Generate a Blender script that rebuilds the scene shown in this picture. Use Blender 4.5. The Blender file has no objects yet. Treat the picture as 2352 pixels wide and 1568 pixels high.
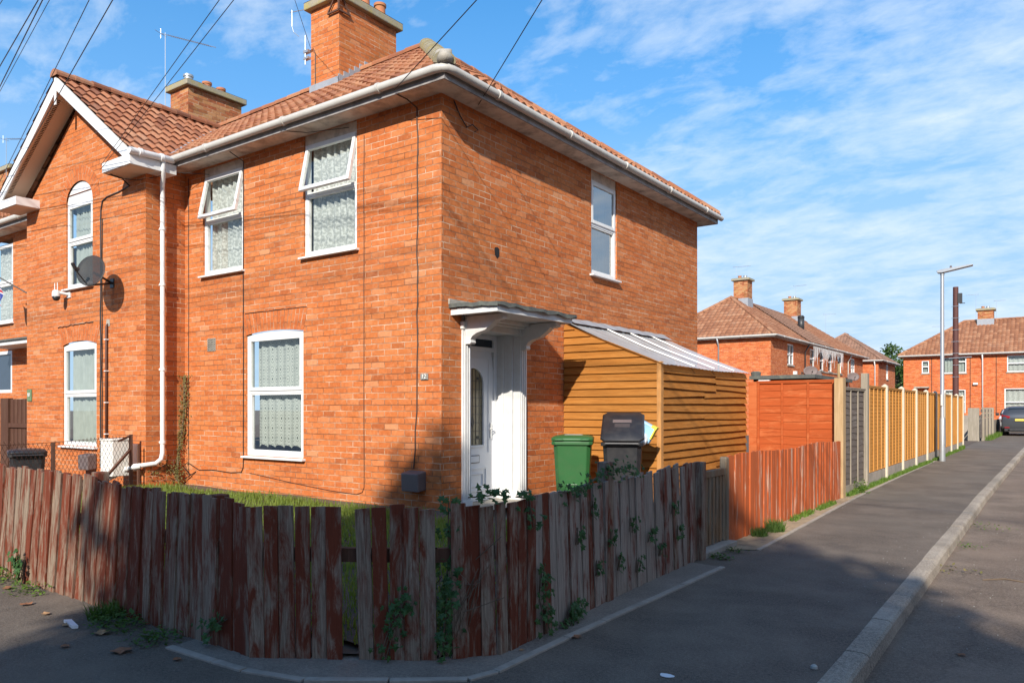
import bpy, bmesh, math, random
from mathutils import Vector, Matrix, noise
R = math.radians
random.seed(7)
sc = bpy.context.scene
COL = sc.collection

# ---------------------------------------------------------------- camera
cd = bpy.data.cameras.new('camera'); cam = bpy.data.objects.new('camera', cd); COL.objects.link(cam)
cd.sensor_width = 36; cd.lens = 1758.0/2352*36; cd.shift_x = 0; cd.shift_y = (937-784)/2352.0
cd.clip_start = 0.1; cd.clip_end = 2000
cam.location = (0, 0, 1.55); cam.rotation_euler = (R(90), 0, R(35.716))
sc.camera = cam

# ---------------------------------------------------------------- light
SUN = Vector((-.42, 1, -.63)).normalized()
ld = bpy.data.lights.new('sun', 'SUN'); ld.energy = 5.0; ld.angle = R(.6); ld.color = (1, .93, .82)
lo = bpy.data.objects.new('sun', ld); COL.objects.link(lo); lo.rotation_euler = SUN.to_track_quat('-Z', 'Y').to_euler()
lo.location = (5, -12, 20)
w = bpy.data.worlds.new('World'); sc.world = w; w.use_nodes = True
nt = w.node_tree; nt.nodes.clear()
def N(nt, typ, **k):
    n = nt.nodes.new(typ)
    for a, b in k.items():
        if a == 'ins':
            for i, v in b.items():
                s = n.inputs[i]
                if hasattr(v, 'is_output') or isinstance(v, bpy.types.NodeSocket): nt.links.new(v, s)
                else: s.default_value = v
        else: setattr(n, a, b)
    return n
def ramp(nt, fac, stops, interp='LINEAR'):
    n = nt.nodes.new('ShaderNodeValToRGB'); cr = n.color_ramp; cr.interpolation = interp
    while len(cr.elements) < len(stops): cr.elements.new(.5)
    for e, (p, c) in zip(cr.elements, stops):
        e.position = p
        if not isinstance(c, (tuple, list)): c = (c, c, c)
        e.color = tuple(c) + (1,) if len(c) == 3 else c
    nt.links.new(fac, n.inputs[0]); return n.outputs[0]
def mixc(nt, f, a, b, mode='MIX'):
    n = nt.nodes.new('ShaderNodeMix'); n.data_type = 'RGBA'; n.blend_type = mode; n.clamp_factor = True
    for s, v in ((n.inputs[0], f), (n.inputs[6], a), (n.inputs[7], b)):
        if isinstance(v, bpy.types.NodeSocket): nt.links.new(v, s)
        elif isinstance(v, (tuple, list)): s.default_value = tuple(v) + (1,) if len(v) == 3 else v
        else: s.default_value = v
    return n.outputs[2]
def mth(nt, op, a, b=0.0, c=None):
    n = nt.nodes.new('ShaderNodeMath'); n.operation = op
    for i, v in enumerate((a, b) if c is None else (a, b, c)):
        if isinstance(v, bpy.types.NodeSocket): nt.links.new(v, n.inputs[i])
        else: n.inputs[i].default_value = v
    return n.outputs[0]
def noi(nt, vec, scale, detail=4, rough=.55, dist=0.0):
    n = N(nt, 'ShaderNodeTexNoise', ins={'Scale': scale, 'Detail': detail, 'Roughness': rough, 'Distortion': dist})
    if vec is not None: nt.links.new(vec, n.inputs['Vector'])
    return n.outputs['Fac']
sky = N(nt, 'ShaderNodeTexSky', sky_type='NISHITA', sun_disc=False)
sky.sun_elevation = R(30.1); sky.sun_rotation = math.atan2(.42, -1); sky.air_density = 1.0; sky.dust_density = .35; sky.ozone_density = 2.6
hs = N(nt, 'ShaderNodeHueSaturation', ins={'Hue': .50, 'Saturation': 1.46, 'Value': 1.95, 'Color': sky.outputs[0]})
geo = N(nt, 'ShaderNodeTexCoord').outputs['Generated']
sp = N(nt, 'ShaderNodeSeparateXYZ', ins={0: geo})
zz = mth(nt, 'MAXIMUM', mth(nt, 'ADD', sp.outputs[2], .22), .05)
cv = N(nt, 'ShaderNodeCombineXYZ', ins={0: mth(nt, 'DIVIDE', sp.outputs[0], zz), 1: mth(nt, 'DIVIDE', sp.outputs[1], zz), 2: 0.0}).outputs[0]
mpn = N(nt, 'ShaderNodeMapping', ins={'Vector': cv, 'Rotation': (0, 0, R(-38)), 'Scale': (1.0, 1.55, 1)}).outputs[0]
c1 = noi(nt, mpn, 4.2, 8, .60, .3)
c2 = noi(nt, cv, 1.1, 3, .5)
c3 = N(nt, 'ShaderNodeMapping', ins={'Vector': cv, 'Rotation': (0, 0, R(30)), 'Scale': (1, 1.4, 1)}).outputs[0]
c4 = noi(nt, c3, 14, 6, .62, .3)
cm = mth(nt, 'ADD', mth(nt, 'MULTIPLY', c1, .72), mth(nt, 'MULTIPLY', c4, .28))
cm = mth(nt, 'ADD', cm, mth(nt, 'MULTIPLY', mth(nt, 'SUBTRACT', c2, .5), .55))
# clouds thicken towards the right of the street
side = mth(nt, 'MULTIPLY', mth(nt, 'ADD', mth(nt, 'MULTIPLY', sp.outputs[0], .812), mth(nt, 'MULTIPLY', sp.outputs[1], .584)), .17)
cm = mth(nt, 'ADD', cm, side)
cmask = ramp(nt, cm, [(.45, 0.0), (.58, .30), (.80, .75)])
hz = ramp(nt, sp.outputs[2], [(0.0, .95), (.2, .82), (.42, .45), (.62, .10)])
base = mixc(nt, hz, hs.outputs[0], (2.6, 5.3, 9.1))
base = mixc(nt, ramp(nt, sp.outputs[2], [(0.0, .9), (.16, .5), (.36, 0.0)]), base, (5.4, 7.2, 9.1))
skyc = mixc(nt, cmask, base, (8.6, 9.5, 10.4))
bg = N(nt, 'ShaderNodeBackground', ins={'Color': skyc, 'Strength': .08})
out = N(nt, 'ShaderNodeOutputWorld', ins={'Surface': bg.outputs[0]})
vs = sc.view_settings; vs.view_transform = 'Standard'; vs.look = 'None'; vs.exposure = .45; vs.gamma = 1
try: vs.use_curve_mapping = False
except Exception: pass

# ---------------------------------------------------------------- mesh helpers
def tag(o, label=None, cat=None, group=None, kind=None):
    if label: o['label'] = label
    if cat: o['category'] = cat
    if group: o['group'] = group
    if kind: o['kind'] = kind
    return o
ORG = {}
def thing(name, loc, label, cat, group=None):
    o = bpy.data.objects.new(name, None); COL.objects.link(o); o.location = loc; o.empty_display_size = .2
    ORG[o.name] = Vector(loc); return tag(o, label, cat, group)
class MB:
    def __init__(s, M=None): s.v = []; s.f = []; s.uv = []; s.M = M; s.col = None; s.uvs = {}
    def add(s, vs, fs, uv=None):
        b = len(s.v)
        for p in vs:
            p = Vector(p); s.v.append(s.M @ p if s.M else p)
        for i, f in enumerate(fs):
            s.f.append(tuple(b+k for k in f))
            if uv is not None: s.uvs[len(s.f)-1] = [uv[k] for k in f]
        return s
    def box(s, a, b):
        x0, y0, z0 = a; x1, y1, z1 = b
        if x0 > x1: x0, x1 = x1, x0
        if y0 > y1: y0, y1 = y1, y0
        if z0 > z1: z0, z1 = z1, z0
        return s.add([(x0,y0,z0),(x1,y0,z0),(x1,y1,z0),(x0,y1,z0),(x0,y0,z1),(x1,y0,z1),(x1,y1,z1),(x0,y1,z1)],
            [(0,3,2,1),(4,5,6,7),(0,1,5,4),(1,2,6,5),(2,3,7,6),(3,0,4,7)])
    def prism(s, poly, d):
        n = len(poly); d = Vector(d); P = [Vector(p) for p in poly]
        return s.add(P+[p+d for p in P], [tuple(range(n))[::-1], tuple(range(n, 2*n))]+[(i, (i+1) % n, n+(i+1) % n, n+i) for i in range(n)])
    def bar(s, p0, p1, wd, ht, up=(0,0,1)):
        p0 = Vector(p0); p1 = Vector(p1); d = (p1-p0).normalized(); u = Vector(up)
        a = d.cross(u)
        if a.length < 1e-4: a = Vector((1,0,0))
        a.normalize(); u = a.cross(d).normalized(); a = a*wd/2; u = u*ht/2
        q = [p0-a-u, p0+a-u, p0+a+u, p0-a+u]
        return s.prism(q, p1-p0)
    def tube(s, pts, r, n=8, caps=True):
        P = [Vector(p) for p in pts]; rings = []
        rr = r if isinstance(r, (list, tuple)) else [r]*len(P)
        prev = None; vs = []
        for i, p in enumerate(P):
            d = (P[min(i+1, len(P)-1)]-P[max(i-1, 0)]).normalized()
            ref = prev if prev is not None else (Vector((0,0,1)) if abs(d.z) < .9 else Vector((1,0,0)))
            a = d.cross(ref)
            if a.length < 1e-5: a = d.cross(Vector((0,1,0)))
            a.normalize(); b = a.cross(d).normalized(); prev = b
            for k in range(n):
                t = 2*math.pi*k/n; vs.append(p+(a*math.cos(t)+b*math.sin(t))*rr[i])
        fs = [(i*n+k, i*n+(k+1) % n, (i+1)*n+(k+1) % n, (i+1)*n+k) for i in range(len(P)-1) for k in range(n)]
        if caps: fs += [tuple(range(n))[::-1], tuple(range((len(P)-1)*n, len(P)*n))]
        return s.add(vs, fs)
    def quad(s, a, b, c, d): return s.add([a,b,c,d], [(0,1,2,3)])
    def lathe(s, prof, n=16, c=(0,0,0)):
        vs = [(c[0]+r*math.cos(2*math.pi*k/n), c[1]+r*math.sin(2*math.pi*k/n), c[2]+z) for r, z in prof for k in range(n)]
        m = len(prof)
        return s.add(vs, [(i*n+k, i*n+(k+1) % n, (i+1)*n+(k+1) % n, (i+1)*n+k) for i in range(m-1) for k in range(n)]+[tuple(range(n))[::-1], tuple(range((m-1)*n, m*n))])
    def build(s, name, m, parent=None, smooth=False, bevel=0, label=None, autos=None):
        o0 = Vector((0,0,0)); p = parent
        while p is not None:
            if p.name in ORG: o0 = ORG[p.name]; break
            p = p.parent
        me = bpy.data.meshes.new(name); me.from_pydata([v-o0 for v in s.v], [], s.f); me.materials.append(m)
        uvl = me.uv_layers.new(name='UVMap').data
        for pi, pl in enumerate(me.polygons):
            n = pl.normal; cu = s.uvs.get(pi)
            ax = max(range(3), key=lambda k: abs(n[k]))
            for j, li in enumerate(pl.loop_indices):
                if cu: uvl[li].uv = cu[j]; continue
                c = s.v[me.loops[li].vertex_index]
                uvl[li].uv = (c.y, c.z) if ax == 0 else ((c.x, c.z) if ax == 1 else (c.x, c.y))
            if smooth: pl.use_smooth = True
        if s.col:
            ca = me.color_attributes.new('Col', 'FLOAT_COLOR', 'POINT')
            for i, c in enumerate(s.col): ca.data[i].color = c
        o = bpy.data.objects.new(name, me); COL.objects.link(o)
        if parent is not None: o.parent = parent
        if smooth and autos:
            bm = bmesh.new(); bm.from_mesh(me)
            for e in bm.edges:
                if len(e.link_faces) == 2 and e.calc_face_angle(0) > R(autos): e.smooth = False
            bm.to_mesh(me); bm.free()
        if bevel:
            b = o.modifiers.new('bevel', 'BEVEL'); b.width = bevel; b.segments = 2; b.limit_method = 'ANGLE'; b.angle_limit = R(40)
        if label: o['label'] = label
        return o
def frame(origin, u, wv):   # local (u, out, z) -> world
    u = Vector(u); wv = Vector(wv); z = Vector((0,0,1))
    M = Matrix((( u.x, wv.x, z.x, origin[0]), (u.y, wv.y, z.y, origin[1]), (u.z, wv.z, z.z, origin[2]), (0,0,0,1)))
    return M
def kids(o): return [c for c in bpy.data.objects if c.parent == o]
def copy_tree(o, parent=None):
    c = o.copy(); COL.objects.link(c)
    if parent is not None: c.parent = parent
    for ch in kids(o): copy_tree(ch, c)
    return c

# ---------------------------------------------------------------- materials
MT = {}
def newmat(name, rough=.7, metal=0.0, spec=.5):
    m = bpy.data.materials.new(name); m.use_nodes = True; nt = m.node_tree; nt.nodes.clear()
    b = N(nt, 'ShaderNodeBsdfPrincipled', ins={'Roughness': rough, 'Metallic': metal, 'Specular IOR Level': spec})
    N(nt, 'ShaderNodeOutputMaterial', ins={'Surface': b.outputs[0]}); MT[name] = m
    return m, nt, b
def bump(nt, b, h, dist=.01, st=1.0, prev=None):
    n = N(nt, 'ShaderNodeBump', ins={'Height': h, 'Distance': dist, 'Strength': st})
    nt.links.new(n.outputs[0], b.inputs['Normal'])
def simple(name, c, rough=.6, metal=0.0, var=.12, scale=8.0, bmp=.0, spec=.5, dirt=None, dscale=2.0, damt=.35):
    m, nt, b = newmat(name, rough, metal, spec)
    oc = N(nt, 'ShaderNodeTexCoord').outputs['Object']
    n = noi(nt, oc, scale, 5)
    col = mixc(nt, n, tuple(x*(1-var) for x in c), tuple(min(1, x*(1+var)) for x in c))
    if dirt:
        d = ramp(nt, noi(nt, oc, dscale, 7, .65), [(.45, 0.0), (.7, damt)]); col = mixc(nt, d, col, dirt)
    nt.links.new(col, b.inputs['Base Color'])
    if bmp: bump(nt, b, noi(nt, oc, scale*4, 6), .004, bmp)
    return m
def brick_mat(name, bw=.25, rh=.084, cols=None, stain=True, wob=True, lich=0.0):
    m, nt, b = newmat(name, .88, 0, .25)
    uv = N(nt, 'ShaderNodeUVMap').outputs[0]
    wn = N(nt, 'ShaderNodeTexNoise', ins={'Vector': uv, 'Scale': 9.0, 'Detail': 2.0})
    off = N(nt, 'ShaderNodeVectorMath', operation='MULTIPLY_ADD', ins={0: wn.outputs['Color'], 1: (.007, .007, 0), 2: uv}).outputs[0]
    def bt(sq, sf, ms=.0060):
        return N(nt, 'ShaderNodeTexBrick', offset=.5, squash=sq, squash_frequency=sf, ins={'Vector': off, 'Color1': (0,0,0,1), 'Color2': (1,1,1,1), 'Mortar': (.5,.5,.5,1),
            'Scale': 1.0, 'Mortar Size': ms, 'Mortar Smooth': .25, 'Bias': 0.0, 'Brick Width': bw, 'Row Height': rh})
    k = bt(1.0, 1)
    cols = cols or [(0, (.35,.100,.030)), (.10, (.46,.132,.036)), (.5, (.49,.152,.043)), (.9, (.52,.172,.055)), (.97, (.54,.20,.078)), (1, (.54,.25,.12))]
    bc = ramp(nt, k.outputs['Color'], cols)
    n2 = noi(nt, uv, 22, 6, .65)
    bc = mixc(nt, ramp(nt, noi(nt, uv, 11, 3, .5, .8), [(.50, 0.0), (.62, .30)]), bc, (.60,.25,.11))
    bc = mixc(nt, ramp(nt, noi(nt, uv, 8, 4, .6, .5), [(.53, 0.0), (.66, .35)]), bc, (.33,.10,.04))
    bc = mixc(nt, .5, bc, ramp(nt, n2, [(.3, (.38,.38,.38)), (.7, (.62,.62,.62))]), 'OVERLAY')
    n3 = noi(nt, uv, .55, 4, .6)
    bc = mixc(nt, ramp(nt, n3, [(.35, .0), (.7, .45)]), bc, mixc(nt, 1, bc, (1.05,.80,.68), 'MULTIPLY'))
    if stain:
        n4 = noi(nt, N(nt, 'ShaderNodeMapping', ins={'Vector': uv, 'Scale': (1.1, 4.2, 1)}).outputs[0], 1.15, 7, .66)
        bc = mixc(nt, ramp(nt, n4, [(.56, 0.0), (.80, .42)]), bc, (.17,.065,.032))
        vv = N(nt, 'ShaderNodeSeparateXYZ', ins={0: uv}).outputs[1]      # soot band between the storeys
        bd = mth(nt, 'SUBTRACT', 1.0, mth(nt, 'MULTIPLY', mth(nt, 'ABSOLUTE', mth(nt, 'SUBTRACT', vv, 3.42)), 2.6))
        bn = noi(nt, N(nt, 'ShaderNodeMapping', ins={'Vector': uv, 'Scale': (.55, 9, 1)}).outputs[0], 1.4, 5, .65)
        bm_ = mth(nt, 'MULTIPLY', ramp(nt, bd, [(0.0, 0.0), (.7, 1.0)]), ramp(nt, bn, [(.42, 0.0), (.64, .42)]))
        bc = mixc(nt, bm_, bc, (.17,.065,.032))
        n6 = noi(nt, uv, 3.1, 3, .5)
        bc = mixc(nt, ramp(nt, n6, [(.62, 0.0), (.75, .22)]), bc, (.60,.25,.11))
    if lich:
        n5 = noi(nt, uv, 2.6, 6, .7); bc = mixc(nt, ramp(nt, n5, [(.48, 0.0), (.7, lich)]), bc, (.30,.22,.07))
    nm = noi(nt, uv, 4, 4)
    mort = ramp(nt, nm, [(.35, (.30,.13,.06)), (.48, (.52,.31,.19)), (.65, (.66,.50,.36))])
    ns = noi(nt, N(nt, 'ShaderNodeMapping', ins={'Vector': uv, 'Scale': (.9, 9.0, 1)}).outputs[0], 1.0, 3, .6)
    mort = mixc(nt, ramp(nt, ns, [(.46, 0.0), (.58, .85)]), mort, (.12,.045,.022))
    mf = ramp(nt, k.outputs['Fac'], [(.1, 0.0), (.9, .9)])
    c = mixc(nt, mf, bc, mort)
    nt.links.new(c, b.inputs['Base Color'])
    h = mth(nt, 'ADD', mth(nt, 'MULTIPLY', mth(nt, 'SUBTRACT', 1.0, k.outputs['Fac']), .9), mth(nt, 'MULTIPLY', n2, .25))
    bump(nt, b, h, .008, .8)
    return m
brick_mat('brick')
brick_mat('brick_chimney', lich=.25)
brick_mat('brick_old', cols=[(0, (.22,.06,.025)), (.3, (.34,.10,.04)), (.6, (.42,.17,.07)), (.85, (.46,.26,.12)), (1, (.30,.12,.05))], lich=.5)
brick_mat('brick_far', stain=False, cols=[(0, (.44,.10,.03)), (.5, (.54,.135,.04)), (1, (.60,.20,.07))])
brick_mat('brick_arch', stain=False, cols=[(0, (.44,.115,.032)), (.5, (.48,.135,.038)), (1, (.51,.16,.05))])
def tile_mat(name, cols, lichc=(.42,.24,.03), la=.5):
    m, nt, b = newmat(name, .85, 0, .3)
    uv = N(nt, 'ShaderNodeUVMap').outputs[0]
    fl = N(nt, 'ShaderNodeVectorMath', operation='FLOOR', ins={0: uv}).outputs[0]
    wn = N(nt, 'ShaderNodeTexWhiteNoise', noise_dimensions='2D', ins={'Vector': fl}).outputs['Value']
    c = ramp(nt, wn, cols)
    oc = N(nt, 'ShaderNodeTexCoord').outputs['Object']
    c = mixc(nt, ramp(nt, noi(nt, oc, 14, 6, .7), [(.4, 0.0), (.75, .55)]), c, (.13,.085,.06))
    c = mixc(nt, ramp(nt, noi(nt, oc, 1.4, 6, .7), [(.55, 0.0), (.75, .4)]), c, (.24,.17,.13))
    c = mixc(nt, ramp(nt, noi(nt, oc, 2.3, 7, .75), [(.62, 0.0), (.72, la)]), c, lichc)
    sp_ = N(nt, 'ShaderNodeTexVoronoi', ins={'Vector': oc, 'Scale': 30.0}).outputs['Distance']
    c = mixc(nt, ramp(nt, sp_, [(.05, .5), (.12, 0.0)]), c, (.42,.36,.30))
    nt.links.new(c, b.inputs['Base Color']); bump(nt, b, noi(nt, oc, 40, 5), .004, .6)
    return m
tile_mat('tiles', [(0, (.25,.085,.040)), (.3, (.34,.125,.056)), (.6, (.39,.155,.072)), (1, (.43,.20,.10))])
tile_mat('tiles_wing', [(0, (.18,.065,.035)), (.3, (.29,.105,.05)), (.7, (.35,.14,.07)), (1, (.38,.18,.10))], (.14,.11,.07), .6)
tile_mat('tiles_brown', [(0, (.22,.12,.08)), (.5, (.27,.15,.10)), (1, (.33,.18,.12))])
tile_mat('tiles_far', [(0, (.25,.10,.05)), (.4, (.31,.13,.065)), (.7, (.35,.155,.08)), (1, (.40,.20,.11))], (.50,.27,.03), .55)
simple('white_pvc', (.72,.72,.71), .35, var=.03, scale=3, dirt=(.55,.52,.47), dscale=5, damt=.25)
simple('white_paint', (.66,.66,.645), .5, var=.04, scale=6, dirt=(.50,.47,.43), dscale=9, damt=.35, bmp=.2)
simple('gutter_white', (.50,.48,.44), .45, var=.06, scale=5, dirt=(.35,.32,.28), dscale=4, damt=.4)
simple('soffit', (.62,.54,.46), .7, var=.07, scale=4, dirt=(.10,.07,.05), dscale=3.2, damt=.75)
simple('soffit_tan', (.60,.45,.33), .7, var=.05, scale=4)
simple('fascia_dirty', (.30,.28,.27), .6, var=.2, scale=6, dirt=(.10,.09,.08), dscale=5, damt=.7)
simple('lead', (.28,.30,.33), .55, var=.2, scale=6, bmp=.4)
simple('cement', (.36,.33,.28), .9, var=.2, scale=18, bmp=.8, dirt=(.16,.14,.11), dscale=6, damt=.6)
simple('cement_lichen', (.30,.27,.20), .95, var=.25, scale=14, bmp=1, dirt=(.36,.29,.07), dscale=5, damt=.75)
simple('terracotta', (.42,.15,.07), .8, var=.2, scale=9, dirt=(.32,.20,.06), dscale=6, damt=.4)
simple('black_cable', (.018,.017,.017), .5, var=.1)
simple('brown_cable', (.05,.028,.02), .6, var=.2)
simple('brown_paint', (.09,.035,.022), .6, var=.3, scale=9, bmp=.4)
simple('black_metal', (.03,.03,.032), .45, var=.3, scale=12)
simple('dark_void', (.012,.012,.013), .9)
simple('galv', (.42,.44,.46), .42, .55, var=.12, scale=6, dirt=(.30,.31,.32), dscale=12, damt=.5)
simple('alum', (.5,.5,.52), .35, .8, var=.1)
simple('meter_grey', (.14,.105,.10), .6, var=.15, scale=7, dirt=(.12,.09,.08), dscale=5, damt=.6)
simple('cream_box', (.78,.76,.70), .5, var=.03)
simple('cream_pipe', (.72,.55,.33), .6, var=.05)
simple('felt', (.085,.09,.085), .95, var=.35, scale=30, bmp=1, dirt=(.17,.18,.14), dscale=10, damt=.7)
simple('green_plastic', (.028,.115,.034), .42, var=.1, scale=4, dirt=(.07,.12,.05), dscale=7, damt=.3)
simple('black_plastic', (.018,.018,.021), .45, var=.15, scale=5, dirt=(.07,.065,.06), dscale=8, damt=.35)
simple('bag_white', (.72,.74,.76), .4, var=.06); simple('bag_blue', (.32,.56,.75), .4, var=.1); simple('bag_yellow', (.85,.72,.08), .5, var=.05)
simple('label_white', (.55,.55,.52), .6)
simple('rubber', (.02,.02,.02), .8)
simple('pole_brown', (.085,.028,.022), .7, var=.3, scale=12)
simple('dish_grey', (.035,.032,.03), .6, var=.1); MT['dish_grey'].node_tree.nodes['Principled BSDF'].inputs['Alpha'].default_value = .75
simple('rust', (.11,.05,.03), .85, var=.35, scale=15)
simple('plate_green', (.13,.20,.10), .6, var=.15)
simple('digits', (.75,.75,.7), .5)
simple('plate_metal', (.30,.29,.26), .5, .3, var=.3, scale=60)
simple('leaf_brown', (.24,.10,.045), .85, var=.5, scale=30); simple('leaf_tan', (.34,.19,.09), .85, var=.4, scale=30)
simple('stone', (.42,.40,.35), .9, var=.2, scale=40)
simple('twig', (.14,.095,.06), .9, var=.3, scale=20)
simple('bark', (.12,.09,.065), .95, var=.3, scale=10, bmp=.8)
simple('soil', (.10,.07,.05), 1, var=.5, scale=12, bmp=1)
simple('sand', (.34,.25,.15), 1, var=.35, scale=16, bmp=1, dirt=(.16,.12,.08), dscale=5, damt=.8)
simple('concrete_post', (.55,.49,.38), .9, var=.15, scale=14, bmp=.5)
simple('concrete_pale', (.34,.29,.24), .92, var=.25, scale=20, bmp=.6, dirt=(.17,.15,.12), dscale=3, damt=.6)
simple('plinth', (.36,.31,.25), .95, var=.25, scale=9, bmp=1)
simple('car_grey', (.10,.105,.115), .28, .6, var=.03); simple('car_white', (.75,.76,.77), .3, var=.02)
simple('car_glass', (.012,.016,.02), .08, var=.1, spec=.8); simple('lamp_red', (.35,.015,.02), .2, var=.1); simple('plate_yellow', (.80,.60,.10), .5, var=.05)
simple('chrome', (.6,.6,.62), .2, .9)
simple('door_white', (.76,.77,.79), .3, var=.02)
simple('leaded', (.05,.05,.05), .5)
simple('leaded_glass', (.26,.22,.13), .22, var=.25, scale=5, spec=.6)
simple('dark_glass', (.03,.04,.055), .08, var=.2, spec=.7)
def wood_mat(name, c1, c2, c3, sc=(30, 30, 1.2), mixlo=.42, mixhi=.56, axis=None, rough=.85, b_=.5):
    m, nt, b = newmat(name, rough, 0, .25)
    oc = N(nt, 'ShaderNodeTexCoord').outputs['Object']
    rnd = N(nt, 'ShaderNodeObjectInfo').outputs['Random']
    vec = N(nt, 'ShaderNodeVectorMath', operation='ADD', ins={0: oc, 1: N(nt, 'ShaderNodeCombineXYZ', ins={0: mth(nt, 'MULTIPLY', rnd, 37.0), 1: mth(nt, 'MULTIPLY', rnd, 11.0), 2: mth(nt, 'MULTIPLY', rnd, 23.0)}).outputs[0]}).outputs[0]
    mp = N(nt, 'ShaderNodeMapping', ins={'Vector': vec, 'Scale': sc}).outputs[0]
    g = noi(nt, mp, 2.2, 8, .7, .4)
    mp2 = N(nt, 'ShaderNodeMapping', ins={'Vector': vec, 'Scale': tuple(math.sqrt(s)*1.1 for s in sc)}).outputs[0]
    p = noi(nt, mp2, 1.6, 7, .72, .5)
    p = mth(nt, 'ADD', p, mth(nt, 'MULTIPLY', mth(nt, 'SUBTRACT', rnd, .5), .16))
    wood = mixc(nt, ramp(nt, g, [(.3, 0.0), (.7, 1.0)]), c1, c2)
    paint = mixc(nt, ramp(nt, g, [(.3, .0), (.7, 1.0)]), tuple(x*.75 for x in c3), tuple(x*1.15 for x in c3))
    c = mixc(nt, ramp(nt, p, [(mixlo, 0.0), (mixhi, 1.0)]), wood, paint)
    c = mixc(nt, mth(nt, 'MULTIPLY', ramp(nt, mth(nt, 'FRACT', mth(nt, 'MULTIPLY', rnd, 7.31)), [(0, 1.0), (1, 0.0)]), .3), c, mixc(nt, 1, c, (.62,.60,.60), 'MULTIPLY'))
    nt.links.new(c, b.inputs['Base Color']); bump(nt, b, g, .004, b_)
    return m
wood_mat('picket_wood', (.11,.075,.05), (.40,.31,.23), (.16,.036,.016), sc=(60, 60, 2.0), mixlo=.40, mixhi=.56)
wood_mat('picket_grey', (.15,.11,.085), (.46,.38,.31), (.17,.042,.022), sc=(60, 60, 1.6), mixlo=.50, mixhi=.64)
wood_mat('picket_red', (.42,.25,.18), (.56,.38,.28), (.46,.105,.03), sc=(75, 75, .7), mixlo=.34, mixhi=.44)
wood_mat('gate_wood', (.13,.10,.07), (.30,.24,.17), (.22,.13,.07), sc=(26, 26, .9))
wood_mat('shed_wood', (.28,.105,.018), (.48,.205,.045), (.38,.145,.025), sc=(1.1, 1.1, 20), b_=.4)
wood_mat('shed_post', (.40,.19,.06), (.58,.31,.12), (.50,.24,.08), sc=(20, 20, 1.1))
wood_mat('panel_red', (.44,.11,.032), (.52,.15,.05), (.42,.085,.02), sc=(1.0, 1.0, 18))
wood_mat('panel_tan', (.44,.19,.035), (.56,.27,.065), (.52,.23,.045), sc=(1.0, 1.0, 22), b_=.3)
wood_mat('batten_tan', (.46,.21,.05), (.60,.31,.10), (.54,.25,.06), sc=(20, 20, 1))
wood_mat('panel_grey', (.10,.085,.075), (.30,.26,.23), (.16,.13,.11), sc=(1.2, 1.2, 16))
wood_mat('post_pale', (.34,.22,.11), (.52,.37,.21), (.42,.28,.14), sc=(22, 22, 1))
wood_mat('post_grey', (.24,.20,.16), (.40,.35,.28), (.30,.26,.2), sc=(22, 22, 1))
wood_mat('brown_wood', (.07,.032,.02), (.13,.065,.04), (.09,.04,.025), sc=(24, 24, 1))
def curtain_mat(name, kind):
    m, nt, b = newmat(name, .9, 0, .2)
    uv = N(nt, 'ShaderNodeUVMap').outputs[0]
    if kind == 'voile': c = mixc(nt, noi(nt, uv, 6, 4), (.27,.295,.28), (.44,.465,.44))
    elif kind == 'lace':
        v = N(nt, 'ShaderNodeTexVoronoi', ins={'Vector': N(nt, 'ShaderNodeMapping', ins={'Vector': uv, 'Scale': (12, 6.5, 1)}).outputs[0], 'Scale': 1.0, 'Randomness': .12}).outputs['Distance']
        f = ramp(nt, v, [(.12, .0), (.17, 1.0), (.30, .85), (.36, .0), (.42, .9), (.6, .7)])
        c = mixc(nt, f, (.09,.10,.10), (.47,.49,.47))
    else:
        v = noi(nt, uv, 22, 3, .6); f = ramp(nt, v, [(.45, 0.0), (.58, 1.0)]); c = mixc(nt, f, (.34,.345,.33), (.54,.545,.53))
    nt.links.new(c, b.inputs['Base Color']); return m
curtain_mat('curtain_voile', 'voile'); curtain_mat('curtain_lace', 'lace'); curtain_mat('curtain_floral', 'floral')
def glass_mat(name, tint, trans=.8, rough=.02):
    m = bpy.data.materials.new(name); m.use_nodes = True; nt = m.node_tree; nt.nodes.clear()
    g = N(nt, 'ShaderNodeBsdfGlossy', ins={'Color': (1,1,1,1), 'Roughness': rough}); t = N(nt, 'ShaderNodeBsdfTransparent', ins={'Color': tuple(tint)+(1,)})
    fr = N(nt, 'ShaderNodeFresnel', ins={'IOR': 1.5}); f = mth(nt, 'ADD', mth(nt, 'MULTIPLY', fr.outputs[0], 1.0), 1-trans-.12)
    mx = N(nt, 'ShaderNodeMixShader', ins={0: f, 1: t.outputs[0], 2: g.outputs[0]})
    N(nt, 'ShaderNodeOutputMaterial', ins={'Surface': mx.outputs[0]}); MT[name] = m
glass_mat('glass', (.90,.94,.93), .86); glass_mat('glass_strong', (.62,.72,.80), .62)
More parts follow.
